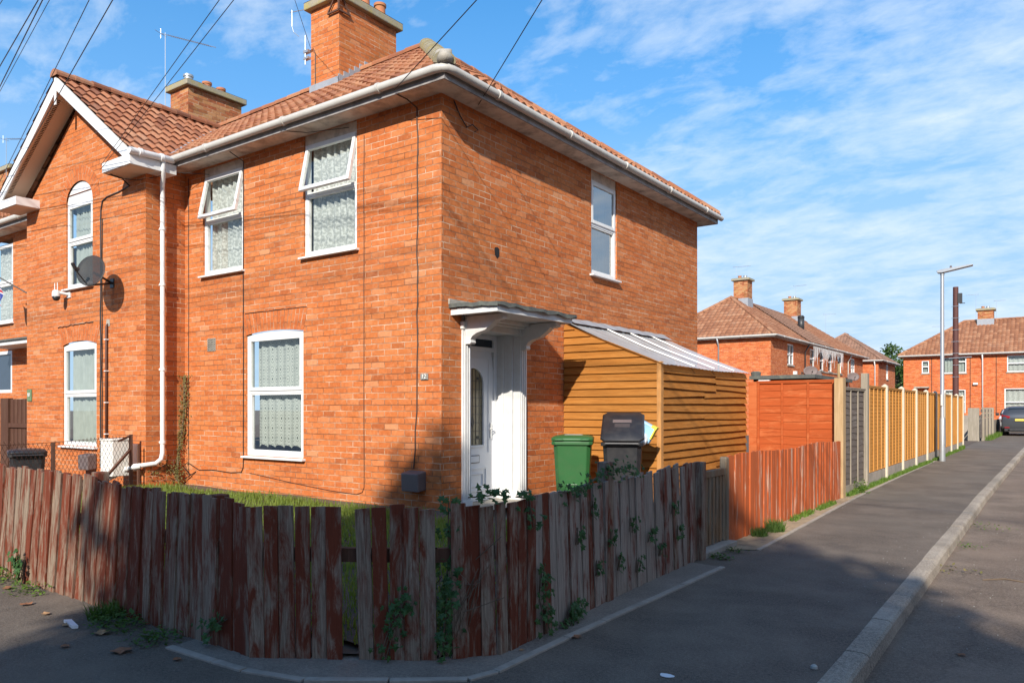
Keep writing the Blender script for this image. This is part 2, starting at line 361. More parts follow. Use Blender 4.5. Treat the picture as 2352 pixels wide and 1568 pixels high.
# polycarbonate roof sheet
m, nt, b = newmat('poly_sheet', .35, 0, .5); b.inputs['Base Color'].default_value = (.52,.54,.55,1); b.inputs['Alpha'].default_value = .74
oc = N(nt, 'ShaderNodeTexCoord').outputs['Object']
nt.links.new(mixc(nt, ramp(nt, noi(nt, oc, 3.0, 6, .7), [(.4, 0.0), (.7, .5)]), (.56,.58,.59), (.36,.34,.30)), b.inputs['Base Color'])
def leaf_mat(name, c1, c2, tr=.3):
    m = bpy.data.materials.new(name); m.use_nodes = True; nt = m.node_tree; nt.nodes.clear()
    oc = N(nt, 'ShaderNodeTexCoord').outputs['Object']
    c = mixc(nt, ramp(nt, noi(nt, oc, 9.0, 4, .7), [(.3, 0.0), (.7, 1.0)]), c1, c2)
    d = N(nt, 'ShaderNodeBsdfPrincipled', ins={'Base Color': c, 'Roughness': .55, 'Specular IOR Level': .35})
    t = N(nt, 'ShaderNodeBsdfTranslucent', ins={'Color': mixc(nt, 1, c, (1.5,1.6,.6), 'MULTIPLY')})
    mx = N(nt, 'ShaderNodeMixShader', ins={0: tr, 1: d.outputs[0], 2: t.outputs[0]})
    N(nt, 'ShaderNodeOutputMaterial', ins={'Surface': mx.outputs[0]}); MT[name] = m
leaf_mat('leaf', (.035,.075,.018), (.09,.15,.035)); leaf_mat('ivy_leaf', (.022,.065,.02), (.06,.13,.03), .2)
leaf_mat('grass', (.10,.16,.025), (.22,.27,.05), .35); leaf_mat('weed', (.07,.15,.02), (.16,.24,.04), .35); leaf_mat('dry_vine', (.10,.11,.03), (.22,.17,.06), .2)
leaf_mat('grass_dark', (.045,.10,.02), (.10,.17,.035), .3); leaf_mat('grass_dry', (.25,.24,.07), (.38,.33,.12), .3)
# ground materials
def asphalt(name, dark, light, speck, patch=None):
    m, nt, b = newmat(name, .88, 0, .35)
    g = N(nt, 'ShaderNodeTexCoord').outputs['Object']
    n1 = mth(nt, 'ADD', mth(nt, 'MULTIPLY', noi(nt, g, 150, 2, .8), .5), mth(nt, 'MULTIPLY', noi(nt, g, 48, 4, .8), .5)); n2 = noi(nt, g, 1.3, 6, .6); n3 = noi(nt, g, .35, 4, .6)
    c = mixc(nt, ramp(nt, n1, [(.40, 0.0), (.60, 1.0)]), dark, light)
    c = mixc(nt, ramp(nt, noi(nt, g, 5, 8, .8), [(.35, .45), (.6, 0.0)]), c, mixc(nt, 1, c, (.62,.60,.58), 'MULTIPLY'))
    c = mixc(nt, ramp(nt, n2, [(.4, 0.0), (.7, .45)]), c, tuple(x*1.35 for x in light))
    if patch: c = mixc(nt, ramp(nt, n3, [(.5, 0.0), (.62, .6)]), c, patch)
    v = N(nt, 'ShaderNodeTexVoronoi', ins={'Vector': g, 'Scale': 42.0})
    c = mixc(nt, ramp(nt, v.outputs['Distance'], [(.06, .9), (.11, 0.0)]), c, mixc(nt, ramp(nt, N(nt, 'ShaderNodeSeparateColor', ins={0: v.outputs['Color']}).outputs[0], [(.72, 0.0), (.8, 1.0)]), c, speck))
    nt.links.new(c, b.inputs['Base Color'])
    if name == 'road':
        ve = N(nt, 'ShaderNodeTexVoronoi', feature='DISTANCE_TO_EDGE', ins={'Vector': N(nt, 'ShaderNodeVectorMath', operation='MULTIPLY_ADD', ins={0: N(nt, 'ShaderNodeTexNoise', ins={'Vector': g, 'Scale': 2.5, 'Detail': 5.0}).outputs['Color'], 1: (.7,.7,0), 2: g}).outputs[0], 'Scale': .4}).outputs['Distance']
        c2_ = mixc(nt, ramp(nt, ve, [(.003, .2), (.009, 0.0)]), c, (.03,.024,.02)); nt.links.new(c2_, b.inputs['Base Color'])
    bump(nt, b, n1, .012, .9)
asphalt('pavement', (.055,.041,.032), (.200,.160,.124), (.42,.38,.32), (.155,.128,.10))
asphalt('road', (.070,.049,.036), (.26,.195,.145), (.45,.38,.29), (.21,.15,.108))
asphalt('kerb_stone', (.13,.105,.08), (.46,.39,.31), (.5,.46,.40), (.22,.19,.15))
asphalt('concrete_apron', (.14,.11,.088), (.29,.245,.20), (.42,.38,.33), (.20,.17,.14))
print('materials ok')
# ---------------------------------------------------------------- ground
def sheet(name, poly, z, m, kind='structure'):
    mb = MB(); mb.add([(x, y, z) for x, y in poly], [tuple(range(len(poly)))])
    return tag(mb.build(name, MT[m]), kind=kind)
def kx(y): return -1.12-.010*(min(max(y, 4.5), 16)-4.5)      # inner line of the kerb
ys = [1.5, 3, 4.5, 6, 8, 10, 12, 14, 16, 30, 60, 120]
sheet('ground', [(-500,-300),(500,-300),(500,700),(-500,700)], -.13, 'pavement')
sheet('road', [(-40,-60),(60,-60),(60,200),(-40,200)], -.10, 'road')
# footway as a solid slab so that its edge is real
mb = MB()
poly = [(-60, 1.5)]+[(kx(y), y) for y in ys]+[(-60, 120)]
mb.add([(x, y, 0) for x, y in poly], [tuple(range(len(poly)))])
tag(mb.build('pavement', MT['pavement']), kind='structure')
# kerb stones, each .9 m long, with chamfered top edge
kb = MB(); y = 1.6
rk = random.Random(3)
while y < 60:
    L = .905; a = kx(y+.01)+rk.uniform(-.004, .004); bq = kx(y+L)+rk.uniform(-.004, .004); dz = rk.uniform(-.002, .004)
    prof = [(0, -.12), (0, .004), (.10, .004), (.125, -.004), (.14, -.02), (.155, -.12)]
    P0 = [(a+px_, y+.007, pz+dz) for px_, pz in prof]; P1 = [(bq+px_, y+L-.007, pz+dz) for px_, pz in prof]
    n = len(prof)
    kb.add(P0+P1, [tuple(range(n)), tuple(range(n, 2*n))[::-1]]+[(i, n+i, n+(i+1) % n, (i+1) % n) for i in range(n)])
    y += L
tag(kb.build('kerb', MT['kerb_stone']), kind='structure')
# edging stones and concrete strip between the footway and the picket fence
def offset(pts, d):
    o = []
    for i, p in enumerate(pts):
        a = Vector(pts[max(i-1, 0)]); b_ = Vector(pts[min(i+1, len(pts)-1)]); t = (b_-a).normalized(); o.append((p[0]+t.y*d, p[1]-t.x*d))
    return o
E1 = [(-4.70,2.73),(-4.2,2.735),(-3.92,2.745),(-3.5,2.846),(-3.1,3.12),(-2.75,3.40),(-2.70,3.6),(-2.712,4.4),(-2.70,5.4),(-2.69,6.3),(-2.682,7.24)]
E2 = [(-2.70,8.35),(-2.77,10.5),(-2.86,12.9),(-2.93,15.3),(-3.0,20.5),(-3.03,27),(-3.05,34)]
F1 = [(-9.6,3.06),(-8.0,3.0),(-6.7,3.0),(-5.4,2.95),(-4.07,2.93)]; F2 = [(-4.07,2.93),(-3.12,3.54),(-2.87,3.88)]; F3 = [(-2.87,3.88),(-2.89,4.5),(-2.98,5.5),(-3.04,7.54)]
def strip(name, a, b_, z, m):
    mb = MB(); n = len(a)
    mb.add([(x, y, z) for x, y in a]+[(x, y, z) for x, y in b_], [(i, i+1, n+i+1, n+i) for i in range(n-1)])
    return tag(mb.build(name, MT[m]), kind='structure')
strip('concrete_apron', E1, [(-4.72,3.02),(-4.35,3.02),(-4.1,3.02),(-3.8,3.2),(-3.4,3.46),(-3.05,3.72),(-2.95,3.95),(-2.97,4.5),(-3.05,5.4),(-3.1,6.4),(-3.12,7.3)], .006, 'concrete_apron')
eb = MB()
for E_, wd in ((E1, .055), (E2, .045)):
    for i in range(len(E_)-1):
        a = Vector(E_[i]+(0,)); b_ = Vector(E_[i+1]+(0,)); L = (b_-a).length; n = max(1, round(L/.62)); d = (b_-a)/n
        for k in range(n):
            p = a+d*k; q = a+d*(k+1)-d.normalized()*.008
            eb.bar(p+Vector((rk.uniform(-.003,.003), 0, -.01)), q+Vector((rk.uniform(-.003,.003), 0, -.01)), wd, .044+rk.uniform(0, .008))
tag(eb.build('edging', MT['concrete_pale'], bevel=.004), kind='structure')
strip('verge', offset(E2, 0), [(-3.3,8.0),(-3.2,10.5),(-3.2,12.9),(-3.2,15.3),(-3.2,20.5),(-3.2,27),(-3.2,34)], .007, 'sand')
q = MB(); q.box((-6.6,7.1,-.02),(-3.16,14.15,.10)); tag(q.build('path', MT['concrete_apron']), kind='structure')
sheet('doorstep', [(-6.9,7.86),(-6.1,7.86),(-6.1,9.35),(-6.9,9.35)], .21, 'cement')
# garden earth: slopes up from behind the fence to the house wall
def lawn_z(x, y):
    t = min(1, max(0, (y-3.1)/2.2))*min(1, max(0, (-3.15-x)/.9)); return .035+.195*t+.03*noise.noise((x*.8, y*.8, 0))
def inside(x, y):
    if x > -3.12: return False
    if y < 3.02: return False
    return (x+4.07)*.61-(y-2.99)*.95 < -.02
gm = MB(); xs = [(-17+i*.175) for i in range(80)]; yy = [3.08+j*.29 for j in range(16)]
vs_ = [(x, y, lawn_z(x, y)) for y in yy for x in xs]; nx = len(xs)
gm.add(vs_, [(j*nx+i, j*nx+i+1, (j+1)*nx+i+1, (j+1)*nx+i) for j in range(len(yy)-1) for i in range(nx-1) if inside(xs[i]+.175, yy[j]) and inside(xs[i], yy[j])])
tag(gm.build('garden_soil', MT['soil']), kind='structure')
sheet('fence_soil', [(-5.2,3.08),(-4.07,2.97),(-3.13,3.56),(-3.02,4.2),(-3.08,7.2),(-3.4,7.2),(-3.6,4.6),(-5,3.9)], .028, 'soil')
sheet('side_yard', [(-6.4,7.14),(-3.15,7.14),(-3.15,7.6),(-6.4,7.6)], .104, 'soil')

# ---------------------------------------------------------------- grass
def blades(spec, seed, wd=.006):
    """spec: list of (x, y, z, height, lean)"""
    r = random.Random(seed); mb = MB()
    for x, y, z, h, ln in spec:
        a = r.uniform(0, 6.283); c, s_ = math.cos(a), math.sin(a); w_ = wd*r.uniform(.7, 1.4)
        b1 = r.uniform(0, 6.283); lx, ly = math.cos(b1)*ln, math.sin(b1)*ln
        mb.add([(x-c*w_, y-s_*w_, z), (x+c*w_, y+s_*w_, z), (x+c*w_*.7+lx*.4, y+s_*w_*.7+ly*.4, z+h*.6), (x-c*w_*.7+lx*.4, y-s_*w_*.7+ly*.4, z+h*.6), (x+lx, y+ly, z+h)],
               [(0,1,2,3), (3,2,4)])
    return mb
r = random.Random(11); S = []
for i in range(34000):
    x = r.uniform(-12.2, -3.15); y = 3.15+(r.random()**.8)*3.95
    if not inside(x+.05, y): continue
    if y > 6.7 and x < -11.9: continue
    d = noise.noise((x*1.3, y*1.3, 4))
    if y > 6.95 and r.random() < .7: continue
    S.append((x, y, lawn_z(x, y)-.005, r.uniform(.05, .12)*(1+.6*d), r.uniform(.01, .05)))
tag(blades(S, 1, .005).build('grass', MT['grass']), label='sunlit front lawn of short grass between picket fence and front wall', cat='grass', kind='stuff')
S = []
for i in range(9000):
    y = 14.3+r.random()*19.5; dist = r.random()
    if noise.noise((y*.7, 3, 1)) < -.35 and y > 15: continue
    x = -3.12+.10*r.random()+.02; h = r.uniform(.03, .10)*(1+.5*noise.noise((y*1.9, 0, 2)))
    S.append((x, y, .007, h*(1.7 if y > 32 else 1), r.uniform(.01, .05)))
for i in range(900):
    y = 43+r.random()*9; S.append((-3.05+.3*r.random(), y, .0, r.uniform(.1, .28), .08))
for i in range(500):
    y = r.choice([10.9,11.4,11.6,12.3,12.6,12.9])+r.uniform(-.2, .2); S.append((-3.04+.09*r.random(), y, .007, r.uniform(.03, .09), .03))
tag(blades(S, 2, .007).build('grass', MT['weed']), label='green verge grass along the foot of the tan panel fence', cat='grass', kind='stuff')
def clump(x, y, z, n, h, rad, seed, mat_='grass_dark', lab='', name='grass_tuft', grp='grass tufts at the fence foot', cat='grass tuft', wd=.004):
    r = random.Random(seed); S = []
    for i in range(n):
        a = r.uniform(0, 6.283); q = r.random()**.6*rad
        S.append((x+math.cos(a)*q*.7, y+math.sin(a)*q, z, h*r.uniform(.5, 1.1), r.uniform(.02, .10)*h/.15))
    o = blades(S, seed, wd).build(name, MT[mat_]); return tag(o, lab, cat, grp)
clump(-2.93, 9.75, .0, 420, .16, .16, 5, lab='larger grass tuft at the red fence foot, beyond the smaller one')
clump(-2.98, 9.28, .0, 260, .12, .13, 6, lab='smaller dark grass tuft at the red fence foot, nearest the gate')
clump(-3.0, 14.75, .0, 10, .1, .1, 7, 'weed', 'thin grass at the foot of the grey weathered fence panel')
def weed(x, y, z, n, h, rad, seed, mat_, lab, cat='weed', grp='weeds along the fence', leafs=.022, name='weed'):
    r = random.Random(seed); mb = MB()
    for i in range(n):
        a = r.uniform(0, 6.283); q = r.random()**.7*rad; px_ = x+math.cos(a)*q; py_ = y+math.sin(a)*q*.8; pz = z+h*r.random()**1.3*(1-q/rad*.4)
        t = r.uniform(0, 6.283); s_ = leafs*r.uniform(.6, 1.5); ux, uy = math.cos(t)*s_, math.sin(t)*s_; tz = r.uniform(-.5, .9)*s_
        mb.add([(px_, py_, pz), (px_+ux*.5-uy*.45, py_+uy*.5+ux*.45, pz+tz*.6), (px_+ux*1.1, py_+uy*1.1, pz+tz), (px_+ux*.5+uy*.45, py_+uy*.5-ux*.45, pz+tz*.4)], [(0,1,2,3)])
    return tag(mb.build(name, MT[mat_]), lab, cat, grp)
weed(-3.02, 15.05, 0, 260, .30, .18, 21, 'weed', 'bushy green weed at the foot of the grey weathered panel', leafs=.03)
weed(-7.75, 2.86, 0, 420, .16, .30, 22, 'weed', 'sunlit green weeds at the picket fence foot, far left')
weed(-7.1, 2.88, 0, 200, .09, .24, 23, 'weed', 'low weeds at the picket fence foot beside dry leaves')
weed(-5.45, 2.80, 0, 420, .11, .26, 24, 'grass_dark', 'shaded weeds under the leaning pickets beside the edging stones')
weed(-4.95, 2.76, 0, 240, .07, .22, 25, 'grass_dark', 'creeping weeds just before the edging stones begin')
weed(-2.85, 7.65, 0, 130, .06, .14, 26, 'grass_dark', 'small weed at the foot of the gate post end')
weed(-2.9, 8.1, 0, 90, .05, .18, 27, 'grass_dark', 'low weeds in front of the wooden gate')
weed(-.93, 10.5, -.1, 70, .07, .25, 28, 'weed', 'tiny weed in the gutter against the kerb')
weed(-.94, 12.4, -.1, 110, .08, .45, 33, 'weed', 'green weed tuft in the gutter farther along the kerb')
weed(-.92, 8.9, -.1, 50, .04, .3, 34, 'dry_vine', 'dry scraps of weed in the gutter nearest the camera')
clump(-5.75, 2.86, 0, 300, .13, .14, 31, lab='shaded grass tuft under the leaning pickets')

# ---------------------------------------------------------------- tiled roofs
def tiled(name, O, U, V, W_, L_, m, parent, clips=(), wave=.18, course=.33, amp=.024, step=.026, nu=6, twist=None, u0=0, jit=.0, label=None):
    """O eave corner, U along the eave, V up the slope (unit vectors). Each course overlaps the one below."""
    O = Vector(O); U = Vector(U).normalized(); V = Vector(V).normalized(); Nn = U.cross(V).normalized()
    if Nn.z < 0: Nn = -Nn
    nuT = max(1, int(round(W_/wave*nu))); nc = int(math.ceil(L_/course)); r = random.Random(len(name)+nc)
    vs = []; uvs = []; fs = []; cols_ = nuT+1
    for c in range(nc):
        v0 = c*course; v1 = min(L_, (c+1)*course)
        for k, (v, h, tv) in enumerate(((v0, step, .0), (v0+.0, .001+step, .0), (v1, .002, .999))):
            if k == 0: h = -.012 if c == 0 else .0
            for i in range(cols_):
                u = W_*i/nuT; ph = 2*math.pi*(u+u0)/wave
                s_ = math.sin(ph); pr = amp*(s_*.75+.25*math.sin(2*ph+.6))
                jj = jit*noise.noise((math.floor((u+u0)/wave+.25)*7.7, c*3.3, 1)) if k else 0
                p = O+U*u+V*(v+(jj if k == 1 else 0))+Nn*(pr+h+amp)
                if twist: p.z += twist(p, v/L_)
                vs.append(p); uvs.append(((u+u0)/wave+.25, c+tv*.98+.01))
    for c in range(nc):
        b0 = c*3*cols_
        for i in range(nuT):
            fs.append((b0+i, b0+i+1, b0+cols_+i+1, b0+cols_+i))
            fs.append((b0+cols_+i, b0+cols_+i+1, b0+2*cols_+i+1, b0+2*cols_+i))
    o0 = ORG.get(parent.name, Vector((0,0,0))) if parent else Vector((0,0,0))
    me = bpy.data.meshes.new(name); me.from_pydata([v-o0 for v in vs], [], fs); me.materials.append(MT[m])
    ul = me.uv_layers.new(name='UVMap').data
    for pl in me.polygons:
        us = [uvs[me.loops[li].vertex_index] for li in pl.loop_indices]; cu = math.floor(sum(a for a, _ in us)/4); 
        for li, (a, b_) in zip(pl.loop_indices, us): ul[li].uv = (min(max(a, cu+.001), cu+.999), b_)
    if clips:
        bm = bmesh.new(); bm.from_mesh(me)
        for pt, no in clips:
            bmesh.ops.bisect_plane(bm, geom=bm.verts[:]+bm.edges[:]+bm.faces[:], plane_co=Vector(pt)-o0, plane_no=Vector(no), clear_outer=True)
        bm.to_mesh(me); bm.free()
    for pl in me.polygons: pl.use_smooth = False
    o = bpy.data.objects.new(name, me); COL.objects.link(o)
    if parent: o.parent = parent
    if label: o['label'] = label
    return o
def ridge_tiles(name, a, b_, m, parent, r_=.115, seg=.42, lift=.0, end_cap=True):
    a = Vector(a); b_ = Vector(b_); L = (b_-a).length; n = max(1, int(round(L/seg))); d = (b_-a)/n; dn = d.normalized()
    s_ = dn.cross(Vector((0,0,1))).normalized(); up = s_.cross(dn).normalized(); mb = MB(); K = 8; rr = random.Random(n)
    for k in range(n):
        p = a+d*k-dn*.02; q = a+d*(k+1)+dn*.02; vs = []
        for pt, rad in ((p, r_*1.08), (q, r_*.96)):
            lz = rr.uniform(-.006, .006)
            for i in range(K+1):
                t = math.pi*(-.08+1.16*i/K); vs.append(pt+s_*math.cos(t)*rad+up*(math.sin(t)*rad*.8+lift+lz))
        K1 = K+1; fs = [(i, i+1, K1+i+1, K1+i) for i in range(K)]+[tuple(range(K1)), tuple(range(K1, 2*K1))[::-1]]
        mb.add(vs, fs, uv=[(k+.5, .3+.02*i) for i in range(2*K1)])
    return mb.build(name, MT[m], parent)
def gutter(name, pts, parent, m='gutter_white', r_=.055, fascia=None, joints=1.8):
    mb = MB(); mb.tube(pts, r_, 12)
    for a, b_ in zip(pts[:-1], pts[1:]):
        a = Vector(a); b_ = Vector(b_); L = (b_-a).length; n = int(L/joints)
        for k in range(n):
            p = a+(b_-a)*((k+.5)/n); dn = (b_-a).normalized(); mb.tube([p-dn*.03, p-dn*.025, p+dn*.025, p+dn*.03], [r_+.002, r_+.012, r_+.012, r_+.002], 12)
    return mb.build(name, MT[m], parent, smooth=True, autos=40)

# ---------------------------------------------------------------- walls with openings
def wall(mb, M, u0, u1, z0, z1, holes, depth=.11):
    """local frame: u along, w outward, z up; holes [(ua,ub,za,zb)]"""
    us = sorted(set([u0, u1]+[h[0] for h in holes]+[h[1] for h in holes])); zs = sorted(set([z0, z1]+[h[2] for h in holes]+[h[3] for h in holes]))
    old = mb.M; mb.M = M
    for i in range(len(us)-1):
        for j in range(len(zs)-1):
            cu = (us[i]+us[i+1])/2; cz = (zs[j]+zs[j+1])/2
            if any(h[0] < cu < h[1] and h[2] < cz < h[3] for h in holes): continue
            mb.add([(us[i],0,zs[j]), (us[i+1],0,zs[j]), (us[i+1],0,zs[j+1]), (us[i],0,zs[j+1])], [(0,1,2,3)])
    for a, b_, c, d in holes:
        mb.add([(a,0,c),(a,-depth,c),(a,-depth,d),(a,0,d)], [(0,1,2,3)]); mb.add([(b_,0,c),(b_,0,d),(b_,-depth,d),(b_,-depth,c)], [(0,1,2,3)])
        mb.add([(a,0,d),(a,-depth,d),(b_,-depth,d),(b_,0,d)], [(0,1,2,3)]); mb.add([(a,0,c),(b_,0,c),(b_,-depth,c),(a,-depth,c)], [(0,1,2,3)])
    mb.M = old
def ring(mb, u0, u1, z0, z1, t, w0, w1, tb=None):
    tb = tb or t
    mb.box((u0,w0,z0),(u0+t,w1,z1)); mb.box((u1-t,w0,z0),(u1,w1,z1)); mb.box((u0+t,w0,z0),(u1-t,w1,z0+tb)); mb.box((u0+t,w0,z1-t),(u1-t,w1,z1))
def curtain(M, u0, u1, z0, z1, w_, m, parent, waves=9, amp=.022, scallop=0.0, seed=1, name='curtain', vs_=1.0):
    r = random.Random(seed); mb = MB(M); n = int(waves*8); ph = [r.uniform(0, 6.3) for _ in range(3)]; vs = []; uv = []
    for j in range(7):
        for i in range(n+1):
            t = i/n; u = u0+(u1-u0)*t; a = amp*(math.sin(2*math.pi*waves*t+ph[0]+.5*math.sin(5*t+ph[1]+j*.15))+.5*math.sin(2*math.pi*waves*.43*t+ph[2]))
            z = z0+(z1-z0)*j/6.0
            if j == 0: z += scallop*abs(math.sin(math.pi*waves*t))
            vs.append((u, w_+a, z)); uv.append((u*1.25, z))
    mb.add(vs, [(j*(n+1)+i, j*(n+1)+i+1, (j+1)*(n+1)+i+1, (j+1)*(n+1)+i) for j in range(6) for i in range(n)], uv=uv)
    return mb.build(name, MT[m], parent, smooth=True)
def window(parent, M, u0, u1, z0, z1, zm, cur='voile', ajar=0.0, sill=True, arch=0.0, semi=0.0, frame_m='white_pvc', t=.055, cu=None, head=None, name='window', gl='glass', seed=1, top_dark=False):
    mb = MB(M); w0, w1 = -.105, -.025
    zt = z1
    ring(mb, u0, u1, z0, zt, t, w0, w1)
    mb.box((u0+t, w0, zm-.032), (u1-t, w1-.004, zm+.032))
    if arch:   # shallow curved head piece
        n = 12; pts = []
        for k in range(n+1):
            s_ = k/n; pts.append((u0+(u1-u0)*s_, w1+.002, zt+arch*(1-(2*s_-1)**2)))
        mb.prism([(u0, w1+.002, zt-.002)]+pts[0:1]+pts[1:]+[(u1, w1+.002, zt-.002)], (0, -.07, 0))
    f = mb.build(name, MT[frame_m], parent, bevel=.006)
    if semi:
        n = 20; c = (u0+u1)/2; rad = (u1-u0)/2; q = MB(M)
        pts = [(c+rad*math.cos(math.pi*k/n), w1, zt+.003+semi*math.sin(math.pi*k/n)) for k in range(n+1)]
        q.prism(pts, (0, -.06, 0)); q.build('fanlight_panel', MT['white_pvc'], f)
    # lower casement bead, upper sash
    s_ = MB(M); ring(s_, u0+t+.002, u1-t-.002, z0+t+.002, zm-.034, .018, w0+.02, w1-.012); s_.build('glazing_bead', MT['rubber' if False else frame_m], f)
    g = MB(M); g.quad((u0+t+.016,-.07,z0+t+.016),(u1-t-.016,-.07,z0+t+.016),(u1-t-.016,-.07,zm-.046),(u0+t+.016,-.07,zm-.046)); g.build('pane', MT[gl], f)
    us0, us1, sz0, sz1 = u0+t*.62, u1-t*.62, zm+.012, zt-t*.5
    sh = MB(); ring(sh, us0, us1, sz0, sz1, .058, -.04, .012)
    pg = MB(); pg.quad((us0+.05,-.012,sz0+.05),(us1-.05,-.012,sz0+.05),(us1-.05,-.012,sz1-.05),(us0+.05,-.012,sz1-.05))
    Rm = M @ Matrix.Translation((0, -.022, sz1)) @ Matrix.Rotation(ajar, 4, 'X') @ Matrix.Translation((0, 0, -sz1))
    for q, nm, mm in ((sh, 'sash', frame_m), (pg, 'pane', gl)):
        q.v = [Rm @ v for v in q.v]; q.build(nm, MT[mm], f, bevel=.005 if nm == 'sash' else 0)
    if sill:
        q = MB(M); q.prism([(u0-.05, -.10, z0), (u0-.05, .075, z0-.012), (u0-.05, .075, z0-.04), (u0-.05, -.10, z0-.04)], (u1-u0+.10, 0, 0)); q.build('sill', MT['white_pvc'], f, bevel=.005)
    cmat = {'voile': 'curtain_voile', 'lace': 'curtain_lace', 'floral': 'curtain_floral'}.get(cur)
    if cmat:
        if cur == 'lace':
            curtain(M, u0+.10, u1-.05, zm-.03, z1-.06, -.15, cmat, f, 6, .018, .0, seed)
            curtain(M, u0+.12, u1-.06, z0+.13, zm-.05, -.15, cmat, f, 6, .018, .045, seed+1)
        else:
            ca, cb = cu or (u0+.13, u1-.01)
            curtain(M, ca, cb, z0+.04, z1-.04, -.15, cmat, f, 8 if cur == 'voile' else 7, .024, 0, seed)
    q = MB(M); q.box((u0-.3, -1.6, z0-.3), (u1+.3, -1.58, z1+.2)); q.build('room_back', MT['room'], f)
    return f
simple('room', (.10,.095,.085), .9)
simple('room_light', (.45,.45,.44), .9)

FY = Vector((0,-1,0)); UX = Vector((1,0,0))
MF = frame((0, 7.46, 0), UX, FY)        # front wall of the corner house
MW = frame((0, 6.76, 0), UX, FY)        # front wall of the gabled house
MS = frame((-6.48, 0, 0), (0,1,0), (1,0,0))   # side wall
ZB, ZT = -.02, 5.62

# ================================================================= corner house
H1 = thing('brick_house', (-9.4, 11.7, 0), 'orange brick end-of-terrace corner house with hipped pantile roof and white side door', 'house', 'brick houses')
mb = MB()
hf = [(-9.19,-8.05,3.80,5.60), (-11.79,-10.69,3.78,5.58), (-10.60,-9.20,.80,2.80)]
wall(mb, MF, -12.34, -6.48, ZB, ZT, hf)
hs_ = [(7.86,9.35,.2,2.80), (11.31,12.23,3.83,5.60)]
wall(mb, MS, 7.46, 15.95, ZB, ZT, hs_)
mb.add([(-6.48,15.95,ZB),(-16,15.95,ZB),(-16,15.95,ZT),(-6.48,15.95,ZT)], [(0,1,2,3)])
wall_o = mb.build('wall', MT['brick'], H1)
# mortar plinth
q = MB(); q.box((-12.3,7.40,0),(-6.47,7.47,.20)); q.box((-6.47,7.40,0),(-6.42,7.85,.17)); q.build('plinth', MT['plinth'], H1, bevel=.01)
# brick holes and cracks left by old fittings
q = MB(MS); q.prism([(8.585,.003,3.78),(8.60,.003,3.70),(8.65,.003,3.66),(8.70,.003,3.70),(8.70,.003,3.80),(8.66,.003,3.82),(8.60,.003,3.81)], (0,.001,0)); q.build('wall_hole', MT['dark_void'], H1)
def arch_panel(M, uc, hw_in, hw_out, zi, zo, rise_i, rise_o, parent, n=14, name='brick_arch'):
    mb = MB(M); vs = []; uv = []
    for k in range(n+1):
        s_ = 2*k/n-1
        a = (uc+hw_in*s_, .004, zi+rise_i*(1-s_*s_)); b_ = (uc+hw_out*s_, .004, zo+rise_o*(1-s_*s_)); vs += [a, b_]; uv += [(0, k/n*hw_in*2.15), (zo-zi, k/n*hw_in*2.15)]
    mb.add(vs, [(2*k, 2*k+2, 2*k+3, 2*k+1) for k in range(n)], uv=uv); return mb.build(name, MT['brick_arch'], parent)
arch_panel(MF, -9.90, .70, .80, 2.71, 3.05, .045, .0, H1)
q = MB(MF); r = random.Random(5); pts = [(-10.62+1.5*k/16, .006, 3.058+r.uniform(-.006,.006)+.0*k) for k in range(17)]; q.tube(pts, .007, 5); q.build('crack', MT['dark_void'], H1)
# windows
window(H1, MF, -9.19, -8.05, 3.80, 5.46, 4.72, 'floral', ajar=R(12), seed=3, cu=(-9.11,-8.07))
window(H1, MF, -11.79, -10.69, 3.78, 5.44, 4.69, 'floral', ajar=R(12), seed=4, cu=(-11.71,-10.7))
for a, b_, c, d in ((-9.19,-8.05,5.46,5.60), (-11.79,-10.69,5.44,5.58)):
    q = MB(MF); q.box((a,-.09,c),(b_,-.03,d)); q.build('head_board', MT['soffit'], H1)
window(H1, MF, -10.60, -9.20, .80, 2.70, 1.81, 'lace', arch=.04, seed=5, t=.075)
ws = window(H1, MS, 11.31, 12.23, 3.83, 5.44, 4.69, None, seed=6, gl='glass_strong', t=.06)
q = MB(MS); q.box((11.31,-.09,5.44),(12.23,-.03,5.60)); q.build('head_board', MT['soffit'], H1)
curtain(MS, 11.45, 12.25, 3.85, 5.4, -.22, 'curtain_voile', ws, 6, .02, 0, 9)
q = MB(MF)
for i in range(6):
    q.box((-11.655+i*.042,.002,2.50),(-11.64+i*.042,.012,2.71))
for j in range(6): q.box((-11.66,.002,2.50+j*.04),(-11.435,.012,2.515+j*.04))
av = q.build('air_vent', MT['cement'], H1); q = MB(MF); q.box((-11.655,-.01,2.505),(-11.44,.003,2.705)); q.build('vent_hole', MT['dark_void'], av)
# soffit, fascia
OX, OY = -6.48+.32, 7.46-.32
q = MB()
q.add([(-12.34,7.46,5.6),(-12.34,OY,5.6),(OX,OY,5.6),(-6.48,7.46,5.6)], [(0,1,2,3)]); q.add([(-6.48,7.46,5.6),(OX,OY,5.6),(OX,16.27,5.6),(-6.48,15.95,5.6)], [(0,1,2,3)])
q.add([(-6.48,15.95,5.6),(OX,16.27,5.6),(-16,16.27,5.6),(-16,15.95,5.6)], [(0,1,2,3)])
q.build('soffit', MT['soffit'], H1)
q = MB(); q.box((-12.34,OY-.02,5.585),(OX+.02,OY,5.74)); q.box((OX,OY,5.585),(OX+.02,16.27,5.74)); q.box((-12.3,16.27,5.585),(OX+.02,16.29,5.74)); q.build('fascia', MT['fascia_dirty'], H1)
GX, GY = OX+.075, OY-.075
gutter('gutter', [(-12.07,GY,5.70),(GX-.16,GY,5.705),(GX-.06,GY+.02,5.705),(GX-.015,GY+.06,5.705),(GX,GY+.17,5.705),(GX,16.36,5.71)], H1)
